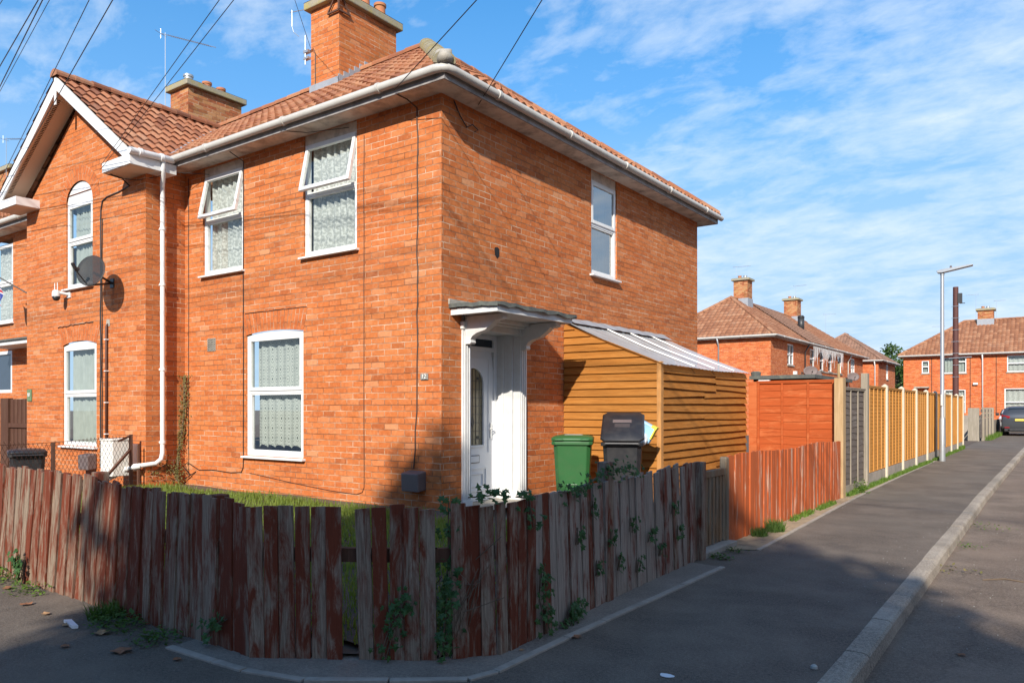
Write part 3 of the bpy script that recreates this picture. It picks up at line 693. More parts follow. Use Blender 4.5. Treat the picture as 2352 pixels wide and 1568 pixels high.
# roof
EZ = 5.745; EO = .37; RS = 3.0; RZ = 7.90
ex, ey = -6.48+EO, 7.46-EO; pk = Vector((-9.11, 10.09, RZ)); run = pk.y-ey; sl = Vector((0, run, RZ-EZ)); LS = sl.length
tw = lambda p, v: -.023*max(0, -9.1-p.x)*max(0, v)*1.0
tiled('roof_tiles', (-16.9, ey, EZ), (1,0,0), sl, ex+16.9, LS, 'tiles', H1, clips=[((ex, ey, 0), (1,1,0))], twist=tw, jit=.012)
yf = 15.95+EO
tiled('roof_tiles', (ex, ey, EZ), (0,1,0), (-run,0,RZ-EZ), yf-ey, LS, 'tiles', H1, clips=[((ex, ey, 0), (-1,-1,0)), ((ex, yf, 0), (-1,1,0))], jit=.012)
tiled('roof_tiles', (ex, yf, EZ), (-1,0,0), (0,-run,RZ-EZ), 6.0, LS, 'tiles', H1, clips=[((ex, yf, 0), (1,-1,0)), ((ex-2*run, yf, 0), (-1,-1,0))], nu=3)
q = MB(); q.add([(-16.9,pk.y,7.74),(pk.x,pk.y,RZ),(pk.x,yf-run,RZ),(pk.x-run,yf,EZ),(pk.x-run,pk.y+run,EZ),(-16.9,pk.y+run,EZ)], [(0,1,4,5),(1,2,3,4)]); q.build('roof_slope', MT['tiles'], H1)
ridge_tiles('ridge_tiles', (-16.9, pk.y, 7.78), (pk.x, pk.y, RZ+.02), 'tiles', H1)
ridge_tiles('ridge_tiles', (pk.x, pk.y, RZ+.02), (pk.x, yf-run, RZ+.0), 'tiles', H1)
ridge_tiles('ridge_tiles', (pk.x, yf-run, RZ+.0), (ex-.05, yf-.05, EZ+.06), 'tiles', H1)
hp = Vector((ex-.02, ey+.02, EZ+.05))
ridge_tiles('hip_tiles', hp, pk+Vector((0,0,.06)), 'cement_lichen', H1, r_=.13, seg=.30)
q = MB(); r = random.Random(2)      # mortar bedding at the foot of the hip
for k in range(4):
    c = hp+Vector((-.04*k+.02, .04*k-.02, .02+.035*k)); vs = []; fs = []
    q.lathe([(.02,-.07),(.08,-.05),(.10,0),(.08,.055),(.02,.075)], 14, c)
for v in q.v: v += Vector((1,1,1))*.03*noise.noise(v*9)
q.build('hip_mortar', MT['cement'], H1, smooth=True)
def chimney(parent, x0, y0, x1, y1, zb, zt, cm='brick_chimney', capm='cement_lichen', pots=(), over=.10, cap=.14, flash=None, pr=.11):
    q = MB(); q.box((x0,y0,zb),(x1,y1,zt)); c = q.build('chimney', MT[cm], parent)
    q = MB(); a = over
    q.prism([(x0-a,y0-a,zt),(x1+a,y0-a,zt),(x1+a,y1+a,zt),(x0-a,y1+a,zt)], (0,0,cap)); 
    q.add([(x0-a,y0-a,zt+cap),(x1+a,y0-a,zt+cap),(x1+a,y1+a,zt+cap),(x0-a,y1+a,zt+cap),(x0+.12,y0+.12,zt+cap+.07),(x1-.12,y0+.12,zt+cap+.07),(x1-.12,y1-.12,zt+cap+.07),(x0+.12,y1-.12,zt+cap+.07)],
          [(0,1,5,4),(1,2,6,5),(2,3,7,6),(3,0,4,7),(4,5,6,7)])
    q.build('chimney_cap', MT[capm], c, bevel=.02)
    for (px_, py_, h, mm) in pots:
        q = MB(); q.lathe([(pr+.02,0),(pr,.05),(pr*.93,h-.06),(pr*1.12,h-.05),(pr*1.12,h),(pr*.8,h),(pr*.8,h-.1)], 16, (px_,py_,zt+cap+.02)); q.build('chimney_pot', MT[mm], c, smooth=True, autos=35)
    return c
ch = chimney(H1, -11.47, 9.48, -10.695, 10.95, 6.9, 9.0, pots=[(-10.93,9.80,.36,'terracotta'),(-10.93,10.32,.36,'terracotta'),(-10.93,10.74,.34,'terracotta')])
q = MB(); zf = lambda y: EZ+(RZ-EZ)*(y-ey)/run-.06
q.box((-11.49,9.455,zf(9.48)-.1),(-10.68,9.478,zf(9.48)+.19))
y = 9.455
while y < 10.1:
    q.box((-10.693,y,zf(y)-.2),(-10.676,y+.13,zf(y)+.24)); y += .128
q.build('lead_flashing', MT['lead'], ch)
# corner bracket once holding overhead wires, on the chimney corner
q = MB(); c = Vector((-10.66, 9.44, 8.78))
q.bar(c+Vector((-.3,0,.0)), c, .03, .03); q.bar(c, c+Vector((0,.28,0)), .03, .03); q.bar(c+Vector((0,0,0)), c+Vector((0,0,.4)), .03, .03); q.bar(c+Vector((-.28,0,.02)), c+Vector((.0,-.0,.38)), .025, .025); q.bar(c+Vector((0,.26,.0)), c+Vector((0,0,.38)), .025,.025)
tag(q.build('wire_bracket', MT['rust']), 'rusty iron wire bracket on the corner of the tall chimney', 'bracket')

# ---- side door and canopy
q = MB(MS)
for a, b_ in ((7.86,8.03),(9.18,9.35)):
    q.box((a,-.10,.2),(b_,.03,2.66)); 
    for k in range(3): q.box((a+.025+k*.045,.03,.34),(a+.045+k*.045,.045,2.60))
    q.box((a-.02,-.10,.2),(b_+.02,.045,.32)); q.box((a-.02,-.10,2.6),(b_+.02,.05,2.70))
q.box((8.03,-.10,2.62),(9.18,.03,2.80))
fr = q.build('door_surround', MT['white_paint'], H1, bevel=.004)
q = MB(MS); q.box((9.15,-.42,.2),(9.18,-.10,2.66)); q.box((8.03,-.42,.2),(8.06,-.10,2.66)); q.box((8.06,-.42,2.62),(9.15,-.1,2.65)); q.box((9.13,-.28,.2),(9.15,-.25,2.62)); q.build('door_reveal', MT['white_paint'], fr, bevel=.003)
q = MB(MS); ring(q, 8.06, 9.15, .21, 2.62, .065, -.45, -.38, .05); q.box((8.12,-.45,2.38),(9.09,-.38,2.44)); dfr = q.build('door_frame', MT['door_white'], H1, bevel=.004)
q = MB(MS); q.box((8.12,-.43,2.44),(9.09,-.42,2.56)); q.build('transom_pane', MT['dark_glass'], dfr)
dx0, dx1, dz0, dz1, dc = 8.125, 9.085, .26, 2.38, 8.605
dw = -.40
q = MB(MS); gw, g0, g1 = .24, 1.0, 1.9   # door slab with an arched light cut in it
n = 16; arc = [(dc+gw*math.cos(math.pi*k/n), g1+gw*math.sin(math.pi*k/n)) for k in range(n+1)]
inner = [(dc+gw, g0)]+arc+[(dc-gw, g0)]
outer = []
for (u, z) in inner:
    if z <= g0+1e-6: outer.append((dx1 if u > dc else dx0, dz0))
    else:
        ang = math.atan2(z-g1, u-dc)
        if abs(math.sin(ang)) < .5 and True: outer.append((dx1 if u > dc else dx0, min(dz1, g1+(z-g1)*2)))
        else: outer.append((min(dx1, max(dx0, dc+(u-dc)*2.2)), dz1))
vs = [(u, dw, z) for u, z in inner]+[(u, dw, z) for u, z in outer]; k = len(inner)
q.add(vs, [(i, k+i, k+i+1, i+1) for i in range(k-1)]+[(k-1, 2*k-1, k, 0)])
q.box((dx0,dw-.05,dz0),(dx1,dw-.045,dz1))
def molding(q, pts, wd=.022, ht=.018, closed=True):
    P = [Vector((u, dw+.006, z)) for u, z in pts]; m_ = len(P)
    for i in range(m_ if closed else m_-1):
        a, b_ = P[i], P[(i+1) % m_]; q.bar(a, b_, ht, wd, up=(0,1,0)) if False else q.bar(a, b_, wd, ht, up=(0,1,0))
molding(q, [(u, z) for u, z in inner], .03, .03)
molding(q, [(dc-.36,g0-.1),(dc-.36,2.27),(dc+.36,2.27),(dc+.36,g0-.1)], .015, .012, closed=False)
molding(q, [(dc-.28,.36),(dc+.30,.36),(dc+.30,.68),(dc-.28,.68)], .03, .02); molding(q, [(dc-.20,.42),(dc+.22,.42),(dc+.22,.60),(dc-.20,.60)], .02, .02)
dr = q.build('door', MT['door_white'], H1, bevel=.003)
q = MB(MS); q.add([(u, dw-.012, z) for u, z in inner], [tuple(range(len(inner)))]); gl_ = q.build('door_glass', MT['leaded_glass'], dr)
q = MB(MS)
for k in range(5):
    u = dc-gw+.08+k*.08; q.box((u-.003,dw-.011,g0),(u+.003,dw-.006,g1+math.sqrt(max(0, gw*gw-(u-dc)**2))))
for k in range(8):
    z = g0+.12*k+.1; hwid = gw if z < g1 else math.sqrt(max(0, gw*gw-(z-g1)**2)); q.box((dc-hwid,dw-.011,z-.003),(dc+hwid,dw-.006,z+.003))
q.prism([(dc-.035,dw-.006,1.35),(dc,dw-.006,1.26),(dc+.035,dw-.006,1.35),(dc,dw-.006,1.44)], (0,.004,0))
for (u, z) in ((dc+.12,1.98),(dc+.12,1.13),(dc-.12,1.98)): q.lathe([(.0,0),(.02,.0)], 8, (u,dw-.004,z)) if False else q.box((u-.018,dw-.008,z-.018),(u+.018,dw-.002,z+.018))
q.build('leading', MT['leaded'], dr)
q = MB(MS); q.box((dc-.13,dw+.002,.77),(dc+.13,dw+.016,.86)); lb = q.build('letter_box', MT['door_white'], dr, bevel=.003)
q = MB(MS); ring(q, dc-.14,dc+.14,.76,.87,.008,dw+.002,dw+.012); q.build('letter_box_rim', MT['leaded'], lb)
q = MB(MS); q.box((9.0,dw+.0,1.1),(9.035,dw+.02,1.33)); q.tube([(9.018,dw+.02,1.25),(9.018,dw+.06,1.25),(8.93,dw+.065,1.25)], .010, 6); q.build('door_handle', MT['white_pvc'], dr, bevel=.003)
# canopy: flat felt-covered hood on shaped brackets
q = MB(MS); q.box((7.66,0,2.78),(9.42,.74,2.835)); q.box((7.64,.70,2.76),(9.44,.76,2.85)); q.box((7.64,0,2.76),(7.67,.70,2.85)); q.box((9.41,0,2.76),(9.44,.70,2.85))
cn = q.build('canopy', MT['white_paint'], H1, bevel=.004)
q = MB(MS); r = random.Random(4)   # ragged felt
n = 15; vs = []
for j in range(7):
    for i in range(n+1):
        u = 7.60+(9.49-7.60)*i/n; w_ = (.80)*j/6; z = 2.905-.02*j/6+r.uniform(-.006,.008)
        if j == 6: z -= .0; w_ += r.uniform(-.01,.02)
        vs.append((u, w_, z))
q.add(vs, [(j*(n+1)+i, j*(n+1)+i+1, (j+1)*(n+1)+i+1, (j+1)*(n+1)+i) for j in range(6) for i in range(n)])
for i in range(n):
    a, b_ = vs[6*(n+1)+i], vs[6*(n+1)+i+1]; dz = .05+.012*math.sin(i*1.7); q.add([a, b_, (b_[0], b_[1]+.004, b_[2]-dz), (a[0], a[1]+.004, a[2]-.05-.012*math.sin((i-1)*1.7))], [(0,1,2,3)])
for j in range(6):
    for e in (0, n):
        a, b_ = vs[j*(n+1)+e], vs[(j+1)*(n+1)+e]; q.add([a, b_, (b_[0],b_[1],b_[2]-.055), (a[0],a[1],a[2]-.05)], [(0,1,2,3)])
q.build('roofing_felt', MT['felt'], cn)
q = MB(MS); q.box((7.59,.001,2.90),(8.6,.03,2.97)); q.build('flashing', MT['cement'], cn)
q = MB(MS)
for u in (7.90, 9.19):
    prof = [(.0,2.40),(.0,2.77),(.62,2.77),(.62,2.71),(.55,2.69),(.52,2.70),(.44,2.64),(.33,2.57),(.20,2.54),(.12,2.50),(.09,2.46),(.10,2.42),(.08,2.40)]
    q.prism([(u, .03+a, z) for a, z in prof], (.11, 0, 0)); q.build('bracket', MT['white_paint'], cn, bevel=.004); q = MB(MS)
q = MB(MS); q.box((8.05,.03,2.70),(9.17,.12,2.78)); q.box((8.05,.12,2.73),(9.17,.2,2.78)); q.build('head_moulding', MT['white_paint'], cn, bevel=.006)

# ================================================================= gabled house
H2 = thing('gabled_house', (-14.57, 9.5, 0), 'gabled brick house with arched upper window and white bargeboards', 'house', 'brick houses')
mb = MB(); wh = [(-15.13,-14.13,3.77,5.50), (-15.27,-13.99,.86,2.79)]
wall(mb, MW, -16.80, -12.34, ZB, 5.50, wh)
# gable triangle with a hole for the arched panel: fan above the opening
apx = (-14.57, 7.17)
mb.M = MW
n = 14; c = -14.63; arc = [(c-.5*math.cos(math.pi*k/n), 5.33+.38*math.sin(math.pi*k/n)) for k in range(n+1)]
# column strips across the opening between 5.33.. (wall above 5.5 begins over the arc)
mb2 = MB()
mb.M = None
wl = MB(MW)
def gab(u): return 5.50+(apx[1]-5.50)*(1-abs(u-apx[0])/2.23)
us = sorted(set([-16.80, -12.34, apx[0]]+[a for a, _ in arc]))
for i in range(len(us)-1):
    a, b_ = us[i], us[i+1]
    def low(u):
        if u <= arc[0][0]+1e-9 or u >= arc[-1][0]-1e-9: return 5.50
        return max(5.50, 5.33+.38*math.sqrt(max(0, 1-((u-c)/.5)**2)))
    wl.add([(a,0,low(a)),(b_,0,low(b_)),(b_,0,gab(b_)),(a,0,gab(a))], [(0,1,2,3)])
mb.v += wl.v; k0 = len(mb.v)-len(wl.v); mb.f += [tuple(k0+k for k in f) for f in wl.f]
# side return wall facing the garden
mb.add([(-12.34,6.76,ZB),(-12.34,7.46,ZB),(-12.34,7.46,5.6),(-12.34,6.76,5.6)], [(0,1,2,3)]); mb.add([(-16.8,6.76,ZB),(-16.8,6.76,5.6),(-16.8,7.46,5.6),(-16.8,7.46,ZB)], [(0,1,2,3)])
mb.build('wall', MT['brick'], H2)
arch_panel(MW, -14.63, .64, .78, 2.715, 3.03, .07, .0, H2)
q = MB(MW); r = random.Random(8); q.tube([(-15.45+1.35*k/16, .006, 3.07+.03*k/16+r.uniform(-.01,.01)) for k in range(17)], .009, 5); q.build('crack', MT['dark_void'], H2)
q = MB(MW); n = 20; vs = []; uv = []      # semicircular brick arch
for k in range(n+1):
    t = math.pi*k/n; vs += [(-14.63+.5*math.cos(t), .004, 5.33+.38*math.sin(t)), (-14.63+.76*math.cos(t), .004, 5.33+.66*math.sin(t))]; uv += [(0, k*.09), (.27, k*.09)]
q.add(vs, [(2*k, 2*k+1, 2*k+3, 2*k+2) for k in range(n)], uv=uv); q.build('brick_arch', MT['brick_arch'], H2)
window(H2, MW, -15.13, -14.13, 3.77, 5.33, 4.62, 'voile', semi=.37, seed=11, cu=(-15.04,-14.2))
window(H2, MW, -15.27, -13.99, .86, 2.70, 1.81, 'voile', arch=.07, seed=12, cu=(-15.18,-14.02))
# roof of the wing: two slopes running back into the main roof
wz = 5.66; rz = 7.45; rx = -14.57; er, el = -12.07, -17.07
slr = Vector((rx-er, 0, rz-wz)); Lr = slr.length
tiled('roof_tiles', (er, 6.33, wz), (0,1,0), slr, 3.5, Lr, 'tiles_wing', H2, amp=.027, step=.03, nu=8, wave=.19, jit=.02, clips=[((-14.57, 9.55, 0), (0,1,0))])
tiled('roof_tiles', (el, 6.33, wz), (0,1,0), (rx-el,0,rz-wz), 3.5, Lr, 'tiles_wing', H2, amp=.027, step=.03, nu=6, wave=.19, jit=.02, clips=[((-14.57, 9.55, 0), (0,1,0))])
ridge_tiles('ridge_tiles', (rx,6.31,rz+.03), (rx,9.55,rz+.03), 'tiles_wing', H2, r_=.12, seg=.33)
q = MB(); q.bar((-12.1,7.15,5.80),(-14.5,9.45,7.42), .22, .02); q.build('valley_lead', MT['lead'], H2)
q = MB()
for s_, e in ((1, er), (-1, el)):
    a = Vector((rx, 0, rz)); b_ = Vector((e, 0, wz)); dn = Vector((0,0,-1))
    q.prism([(rx,6.36,rz-.0),(e+s_*.02,6.36,wz+.0),(e+s_*.02,6.36,wz-.10),(e-s_*.14,6.36,wz-.10),(rx,6.36,rz-.235)], (0,-.025,0))
q.box((rx-.03,6.315,rz-.5),(rx+.03,6.333,rz-.02))
bb = q.build('bargeboard', MT['white_pvc'], H2)
q = MB()
for s_, e in ((1, er), (-1, el)):
    q.add([(rx,6.37,rz-.20),(e,6.37,wz-.02),(e,6.76,wz-.02),(rx,6.76,rz-.20)], [(0,1,2,3)])
q.build('verge_soffit', MT['soffit_tan'], H2)
q = MB(); 
for k in range(60):
    t = .08+.84*k/60; x = rx+(el-rx)*t; z = rz-.205+(wz-.02-rz+.2)*t; q.box((x-.008,6.44,z-.006),(x+.008,6.50,z+.0))
q.build('soffit_vent', MT['dark_void'], H2)
q = MB()
for x0, x1 in ((-12.92,-12.03),(-17.11,-16.22)):
    q = MB(); q.prism([(x0,6.33,5.44),(x1,6.33,5.44),(x1,6.33,5.60),(x0,6.33,5.60)], (0,.43,0))
    if x0 > -14: q.box((-12.34,6.76,5.44),(-12.03,7.12,5.60))
    q.build('eaves_box', MT['white_pvc'], H2, bevel=.004)
for x0, x1 in ((-12.90,-12.05),(-17.09,-16.24)): q = MB(); q.box((x0,6.35,5.432),(x1,6.76,5.438)); q.build('eaves_box_soffit', MT['soffit_tan'], H2)
gutter('gutter', [(-12.0,6.30,5.64),(-12.0,7.02,5.66),(-12.05,7.07,5.68),(-12.2,7.07,5.69)], H2, 'white_pvc', .055, joints=.35)
# rainwater pipe with swept foot
q = MB(); px_ = -12.25; P = [(-12.02,6.88,5.62),(-12.02,6.88,5.50),(-12.05,6.9,5.42),(-12.22,6.98,5.25),(-12.25,7.0,5.12)]+[(-12.25,7.0,z) for z in (4.5,4,3.5,3,2.5,2,1.5,1.0,.80)]+[(-12.24,6.97,.70),(-12.25,6.88,.63),(-12.35,6.62,.60),(-12.48,6.50,.55),(-12.62,6.44,.46),(-12.9,6.38,.36),(-13.3,6.32,.33)]
q.tube(P, .038, 12)
for z in (4.55,3.62,2.2,.98): q.tube([(-12.25,7.0,z-.02),(-12.25,7.0,z+.02)], .05, 12); q.box((-12.34,6.985,z-.012),(-12.25,7.015,z+.012))
q.tube([(-12.33,6.66,.60),(-12.39,6.58,.585)], .05, 12)
tag(q.build('drainpipe', MT['white_pvc'], H2, smooth=True, autos=40))
chimney(H2, -18.18, 10.6, -17.40, 12.1, 7.0, 9.45, 'brick_old', pots=[(-17.8,10.85,.28,'galv'),(-17.78,11.35,.26,'terracotta'),(-17.78,11.75,.24,'terracotta')])

# ================================================================= far left house
H3 = thing('brick_house', (-20.5, 9.5, 0), 'brick terrace house at the far left edge beside the gabled house', 'house', 'brick houses')
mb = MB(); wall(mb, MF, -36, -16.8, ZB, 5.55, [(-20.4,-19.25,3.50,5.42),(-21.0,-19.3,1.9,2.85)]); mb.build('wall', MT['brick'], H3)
q = MB(MF); q.box((-21.0,-.1,1.9),(-19.3,-.06,2.85)); q.build('window', MT['dark_glass'], H3); q = MB(MF); ring(q,-21.0,-19.3,1.9,2.85,.07,-.06,.0); q.build('window_frame', MT['white_pvc'], H3)
window(H3, MF, -20.4, -19.25, 3.50, 5.30, 4.40, 'floral', seed=15, cu=(-20.3,-19.3))
tiled('roof_tiles', (-36, ey, EZ-.06), (1,0,0), sl, 19.0, LS, 'tiles', H3, nu=4)
q = MB(); q.add([(-36,7.46,5.5),(-16.8,7.46,5.5),(-16.8,OY,5.5),(-36,OY,5.5)], [(0,1,2,3)]); q.build('soffit', MT['soffit'], H3)
q = MB(); q.box((-36,OY-.02,5.5),(-17.0,OY,5.66)); q.build('fascia', MT['fascia_dirty'], H3)
gutter('gutter', [(-36,GY,5.60),(-17.0,GY,5.62),(-16.92,GY+.1,5.60),(-16.90,GY+.25,5.52)], H3)
q = MB(MF); q.prism([(-19.4,0,3.02),(-16.82,0,3.02),(-16.82,.62,2.96),(-19.4,.62,2.96)], (0,0,.04)); q.build('porch_felt', MT['felt'], H3)
q = MB(MF); q.box((-19.35,0,2.88),(-16.82,.58,2.955)); q.prism([(-17.1,.0,2.55),(-17.1,0,2.88),(-17.1,.5,2.88)], (.06,0,0)); q.build('porch_hood', MT['white_paint'], H3)
q = MB(MF); q.tube([(-18.2,.06,.3),(-18.2,.06,2.88)], .035, 10); q.build('pipe', MT['cream_pipe'], H3, smooth=True)
q = MB(MF); q.tube([(-17.95,.04,.3),(-17.95,.04,2.85)], .018, 8); q.build('pipe', MT['brown_paint'], H3, smooth=True)
q = MB(MF); q.box((-17.75,0,2.5),(-17.5,.012,2.7)); q.build('air_vent', MT['cement'], H3)
chimney(H3, -28.4, 10.6, -27.5, 12.0, 7.0, 9.25, 'brick_old', pots=[(-27.8,10.9,.25,'galv')])
ridge_tiles('ridge_tiles', (-36,10.05,7.80), (-16.9,10.05,7.80), 'tiles', H3)
print('houses ok')
# ================================================================= picket fence
def along(pts):
    P = [Vector(p) for p in pts]; seg = [(b_-a).length for a, b_ in zip(P[:-1], P[1:])]; tot = sum(seg)
    def f(s_):
        for i, l in enumerate(seg):
            if s_ <= l or i == len(seg)-1: return P[i]+(P[i+1]-P[i])*(s_/l), (P[i+1]-P[i]).normalized()
            s_ -= l
    return f, tot
def picket_mesh(wd, ht, seed, th=.02):
    r = random.Random(seed); mb = MB(); w2 = wd/2
    zs = [0, ht*.33, ht*.66, ht]; bow = r.uniform(-.004, .004)
    tl = r.uniform(-.008, .004); tr = r.uniform(-.008, .004)
    vs = []
    for k, z in enumerate(zs):
        o = bow*math.sin(math.pi*k/3)
        for (x, y) in ((-w2, -th/2), (w2, -th/2), (w2, th/2), (-w2, th/2)):
            zz_ = z+(0 if k < 3 else (tl if x < 0 else tr)); zz_ += 0 if k else r.uniform(-.006, .006)
            vs.append((x+o, y, zz_))
    fs = [(0,3,2,1), (12,13,14,15)]+[(4*k+i, 4*k+(i+1) % 4, 4*k+4+(i+1) % 4, 4*k+4+i) for k in range(3) for i in range(4)]
    mb.add(vs, fs); return mb
def picket_fence(name, pts, z0, label, cat, m, pitch=.097, wd=.092, height=lambda s_: .95, lean=lambda s_: 0, gaps=(), seed=1, group=None, nvar=6, skip_rail=(), rails=(.64,), stacked=True, cap=100, rough=1.0, pitchf=None):
    f, tot = along(pts); p0, _ = f(0); r = random.Random(seed)
    root = thing(name, (p0.x, p0.y, z0), label, cat, group)
    base = []
    for k in range(nvar):
        o = picket_mesh(wd*(.93+.12*k/nvar), 1.0, seed*20+k).build('picket', MT[m], None); o.parent = root; base.append(o)
    s_ = pitch/2; n = 0; used_ = set()
    while s_ < tot-pitch*.3:
        if any(a < s_ < b_ for a, b_ in gaps): s_ += pitch; continue
        p, d = f(s_); k = r.randrange(nvar)
        if k not in used_: o = base[k]; used_.add(k)
        else: o = base[k].copy(); COL.objects.link(o); o.parent = root
        out_ = Vector((d.y, -d.x)) if True else None
        push = r.uniform(-.005, .005)+(.008 if n % 2 else 0)
        o.location = (p.x+out_.x*push-p0.x, p.y+out_.y*push-p0.y, r.uniform(-.015, .01)*rough)
        h = height(s_)*(1+rough*r.uniform(-.012, .016)); o.scale = (1 if pitchf is None else pitchf(s_)/pitch, 1, h)
        o.rotation_euler = (r.uniform(-.012, .012), lean(s_)+r.uniform(-.012, .012), math.atan2(d.y, d.x))
        if pitchf and s_ > L2+.35 and r.random() < .8:
            o.material_slots[0].link = 'OBJECT'; o.material_slots[0].material = MT['picket_grey']
        n += 1; s_ += (pitch if not callable(pitchf) else pitchf(s_))*r.uniform(.96, 1.04)
    for k in range(nvar):
        if k not in used_: bpy.data.objects.remove(base[k])
    for zr in rails:
        mb = MB(); P = [Vector(p) for p in pts]
        for a, b_ in zip(P[:-1], P[1:]):
            t = (b_-a).normalized(); off_ = Vector((-t.y, t.x))*.045
            mb.bar((a.x+off_.x, a.y+off_.y, z0+zr), (b_.x+off_.x, b_.y+off_.y, z0+zr), .045, .085)
        mb.build('rail', MT['brown_wood'], root)
    print(name, 'pickets', n); return root
fp = [(-8.45,3.03)]+F1[1:]
pth = fp+F2[1:]+F3[1:]
ff, tot = along(pth); L1 = along(fp)[1]; L2 = L1+along(F2)[1]
def ht(s_):
    if s_ < 2.2: return 1.03
    if s_ < L1: return .985-.03*(s_-2.2)/(L1-2.2)
    if s_ < L2: return .945
    return .95+.05*(s_-L2)/(tot-L2)
def ln(s_):
    if s_ < L1: return .15*max(0, 1-max(0, s_-2.2)/1.7)*(1 if s_ > 0 else 1)
    if s_ < L2+.3: return -.02
    return -.075*min(1, (s_-L2-.3)/.6)
gap1 = L1+.60; gap2 = L1+1.20
PF = picket_fence('picket_fence', pth, 0, 'weathered grey picket fence with flaking red-brown paint bending round the pavement corner', 'fence', 'picket_wood', height=ht, lean=ln, gaps=((gap1-.03, gap1+.05), (gap2-.04, gap2+.04)), seed=3, pitchf=lambda s_: .087 if s_ < L1-.3 else (.097 if s_ < L2 else .104))
for (x, y, h) in ((-6.27,3.06,1.04),(-2.99,5.45,1.12),(-4.62,3.04,.97),(-3.02,7.5,1.0)):
    q = MB(); q.box((x-.05,y-.05,-.05),(x+.05,y+.05,h)); q.build('post', MT['picket_wood'], PF, bevel=.008)
# gate
G = thing('gate', (-3.1, 7.6, 0), 'narrow grey slatted wooden gate between the pickets and the red fence', 'gate')
q = MB(); q.box((-3.14,7.60,.80),(-3.08,8.44,.875)); q.build('rail', MT['gate_wood'], G, bevel=.006); q = MB(); q.box((-3.16,7.60,.18),(-3.12,8.44,.26)); q.build('rail', MT['gate_wood'], G, bevel=.006)
for k in range(8):
    q = MB(); y = 7.63+k*.104; q.box((-3.118,y,.07),(-3.09,y+.066,.80)); q.build('slat', MT['gate_wood'], G, bevel=.004)
for y in (8.42,):
    q = MB(); q.box((-3.16,y,0),(-3.07,y+.085,1.0)); q.lathe([(.0425,0),(.0425,.0)],4,(0,0,0)) if False else None; q.build('post', MT['gate_wood'], G, bevel=.02)
q = MB(); q.box((-3.2,7.55,-.02),(-2.98,8.5,.06)); tag(q.build('gate_step', MT['concrete_pale'], bevel=.01), 'worn concrete sill under the wooden gate', 'step')
RF = picket_fence('board_fence', [(-3.12,8.52),(-3.10,11.0),(-3.10,13.95)], 0, 'low close-boarded red-orange fence from the gate to the tall pale post', 'fence', 'picket_red', pitch=.086, wd=.092, height=lambda s_: 1.0+.015*math.sin(s_*2), lean=lambda s_: 0, seed=9, rough=.3)
# tall timber posts
q = MB(); q.box((-3.20,13.97,0),(-3.05,14.17,2.07)); tag(q.build('timber_post', MT['post_pale'], bevel=.008), 'broad pale timber post between the red fence and the grey weathered panel', 'post', 'timber posts')
q = MB(); q.box((-3.15,15.88,0),(-3.03,16.05,2.22)); tag(q.build('timber_post', MT['post_grey'], bevel=.008), 'tall grey-brown timber post between the grey weathered panel and the tan panels', 'post', 'timber posts')
# lap panels
def lap_panel(parent, a, b_, z0, z1, m, mb_, nb=4, lap=.085, wav=.0, seed=1, name='fence_panel', fr=.045, th=.02, face=1):
    """a->b ground points; battens on the outer (right-hand) side"""
    a = Vector(a+(0,)); b_ = Vector(b_+(0,)); d = (b_-a).normalized(); o_ = Vector((d.y, -d.x, 0))*face; L = (b_-a).length; r = random.Random(seed)
    M = frame((a.x, a.y, 0), d, o_); q = MB(M); n = int((z1-z0)/lap)
    for k in range(n):
        z = z0+k*(z1-z0)/n; h = (z1-z0)/n
        K = 10 if wav else 1; ph = r.uniform(0, 6)
        for i in range(K):
            u0, u1 = L*i/K, L*(i+1)/K
            f0 = wav*math.sin(ph+u0*5)+0; f1 = wav*math.sin(ph+u1*5)
            q.add([(u0,.012,z-.008+f0),(u1,.012,z-.008+f1),(u1,.001,z+h+.012),(u0,.001,z+h+.012),(u0,.004,z-.008+f0),(u1,.004,z-.008+f1)], [(0,1,2,3),(4,5,1,0)])
    P = q.build(name, MT[m], parent)
    q = MB(M)
    for u in [0, L-fr]: q.box((u,.012,z0),(u+fr,.034,z1))
    q.box((fr,.012,z1-.03),(L-fr,.034,z1)); q.box((0,-.02,z1),(L,.042,z1+.022))
    for k in range(nb): u = L*(k+1)/(nb+1); q.box((u-.018,.012,z0),(u+.018,.032,z1-.03))
    for u in [0, L-fr]: q.box((u,-.02,z0),(u+fr,-.001,z1))
    q.build('panel_frame', MT[mb_], P, bevel=.003); return P
g = thing('panel_fence', (-4.0,14.2,0), 'tall red-orange lap panel fence between the shed and the pale post', 'fence', 'lap panel fences')
lap_panel(g, (-4.60,14.22), (-3.22,14.16), .05, 2.03, 'panel_red', 'panel_red', 2, .14, .012, 3)
q = MB(); q.box((-4.76,14.2,0),(-4.61,14.32,2.04)); q.build('post', MT['panel_red'], g, bevel=.006)
g = thing('panel_fence', (-3.1,14.2,0), 'narrow dark grey weathered lap panel between two tall timber posts', 'fence', 'lap panel fences')
lap_panel(g, (-3.12,14.18), (-3.10,15.87), .18, 1.90, 'panel_grey', 'post_grey', 2, .11, .012, 4)
q = MB(); q.box((-3.14,14.18,.0),(-3.09,15.87,.18)); q.build('gravel_board', MT['post_grey'], g)
g = thing('panel_fence', (-3.1,16.1,0), 'long tan lap panel fence with pale concrete posts running down the street', 'fence', 'lap panel fences')
py_ = [16.08,18.18,20.28,22.33,24.33,26.2,28.15,30.1,32.0,33.9]
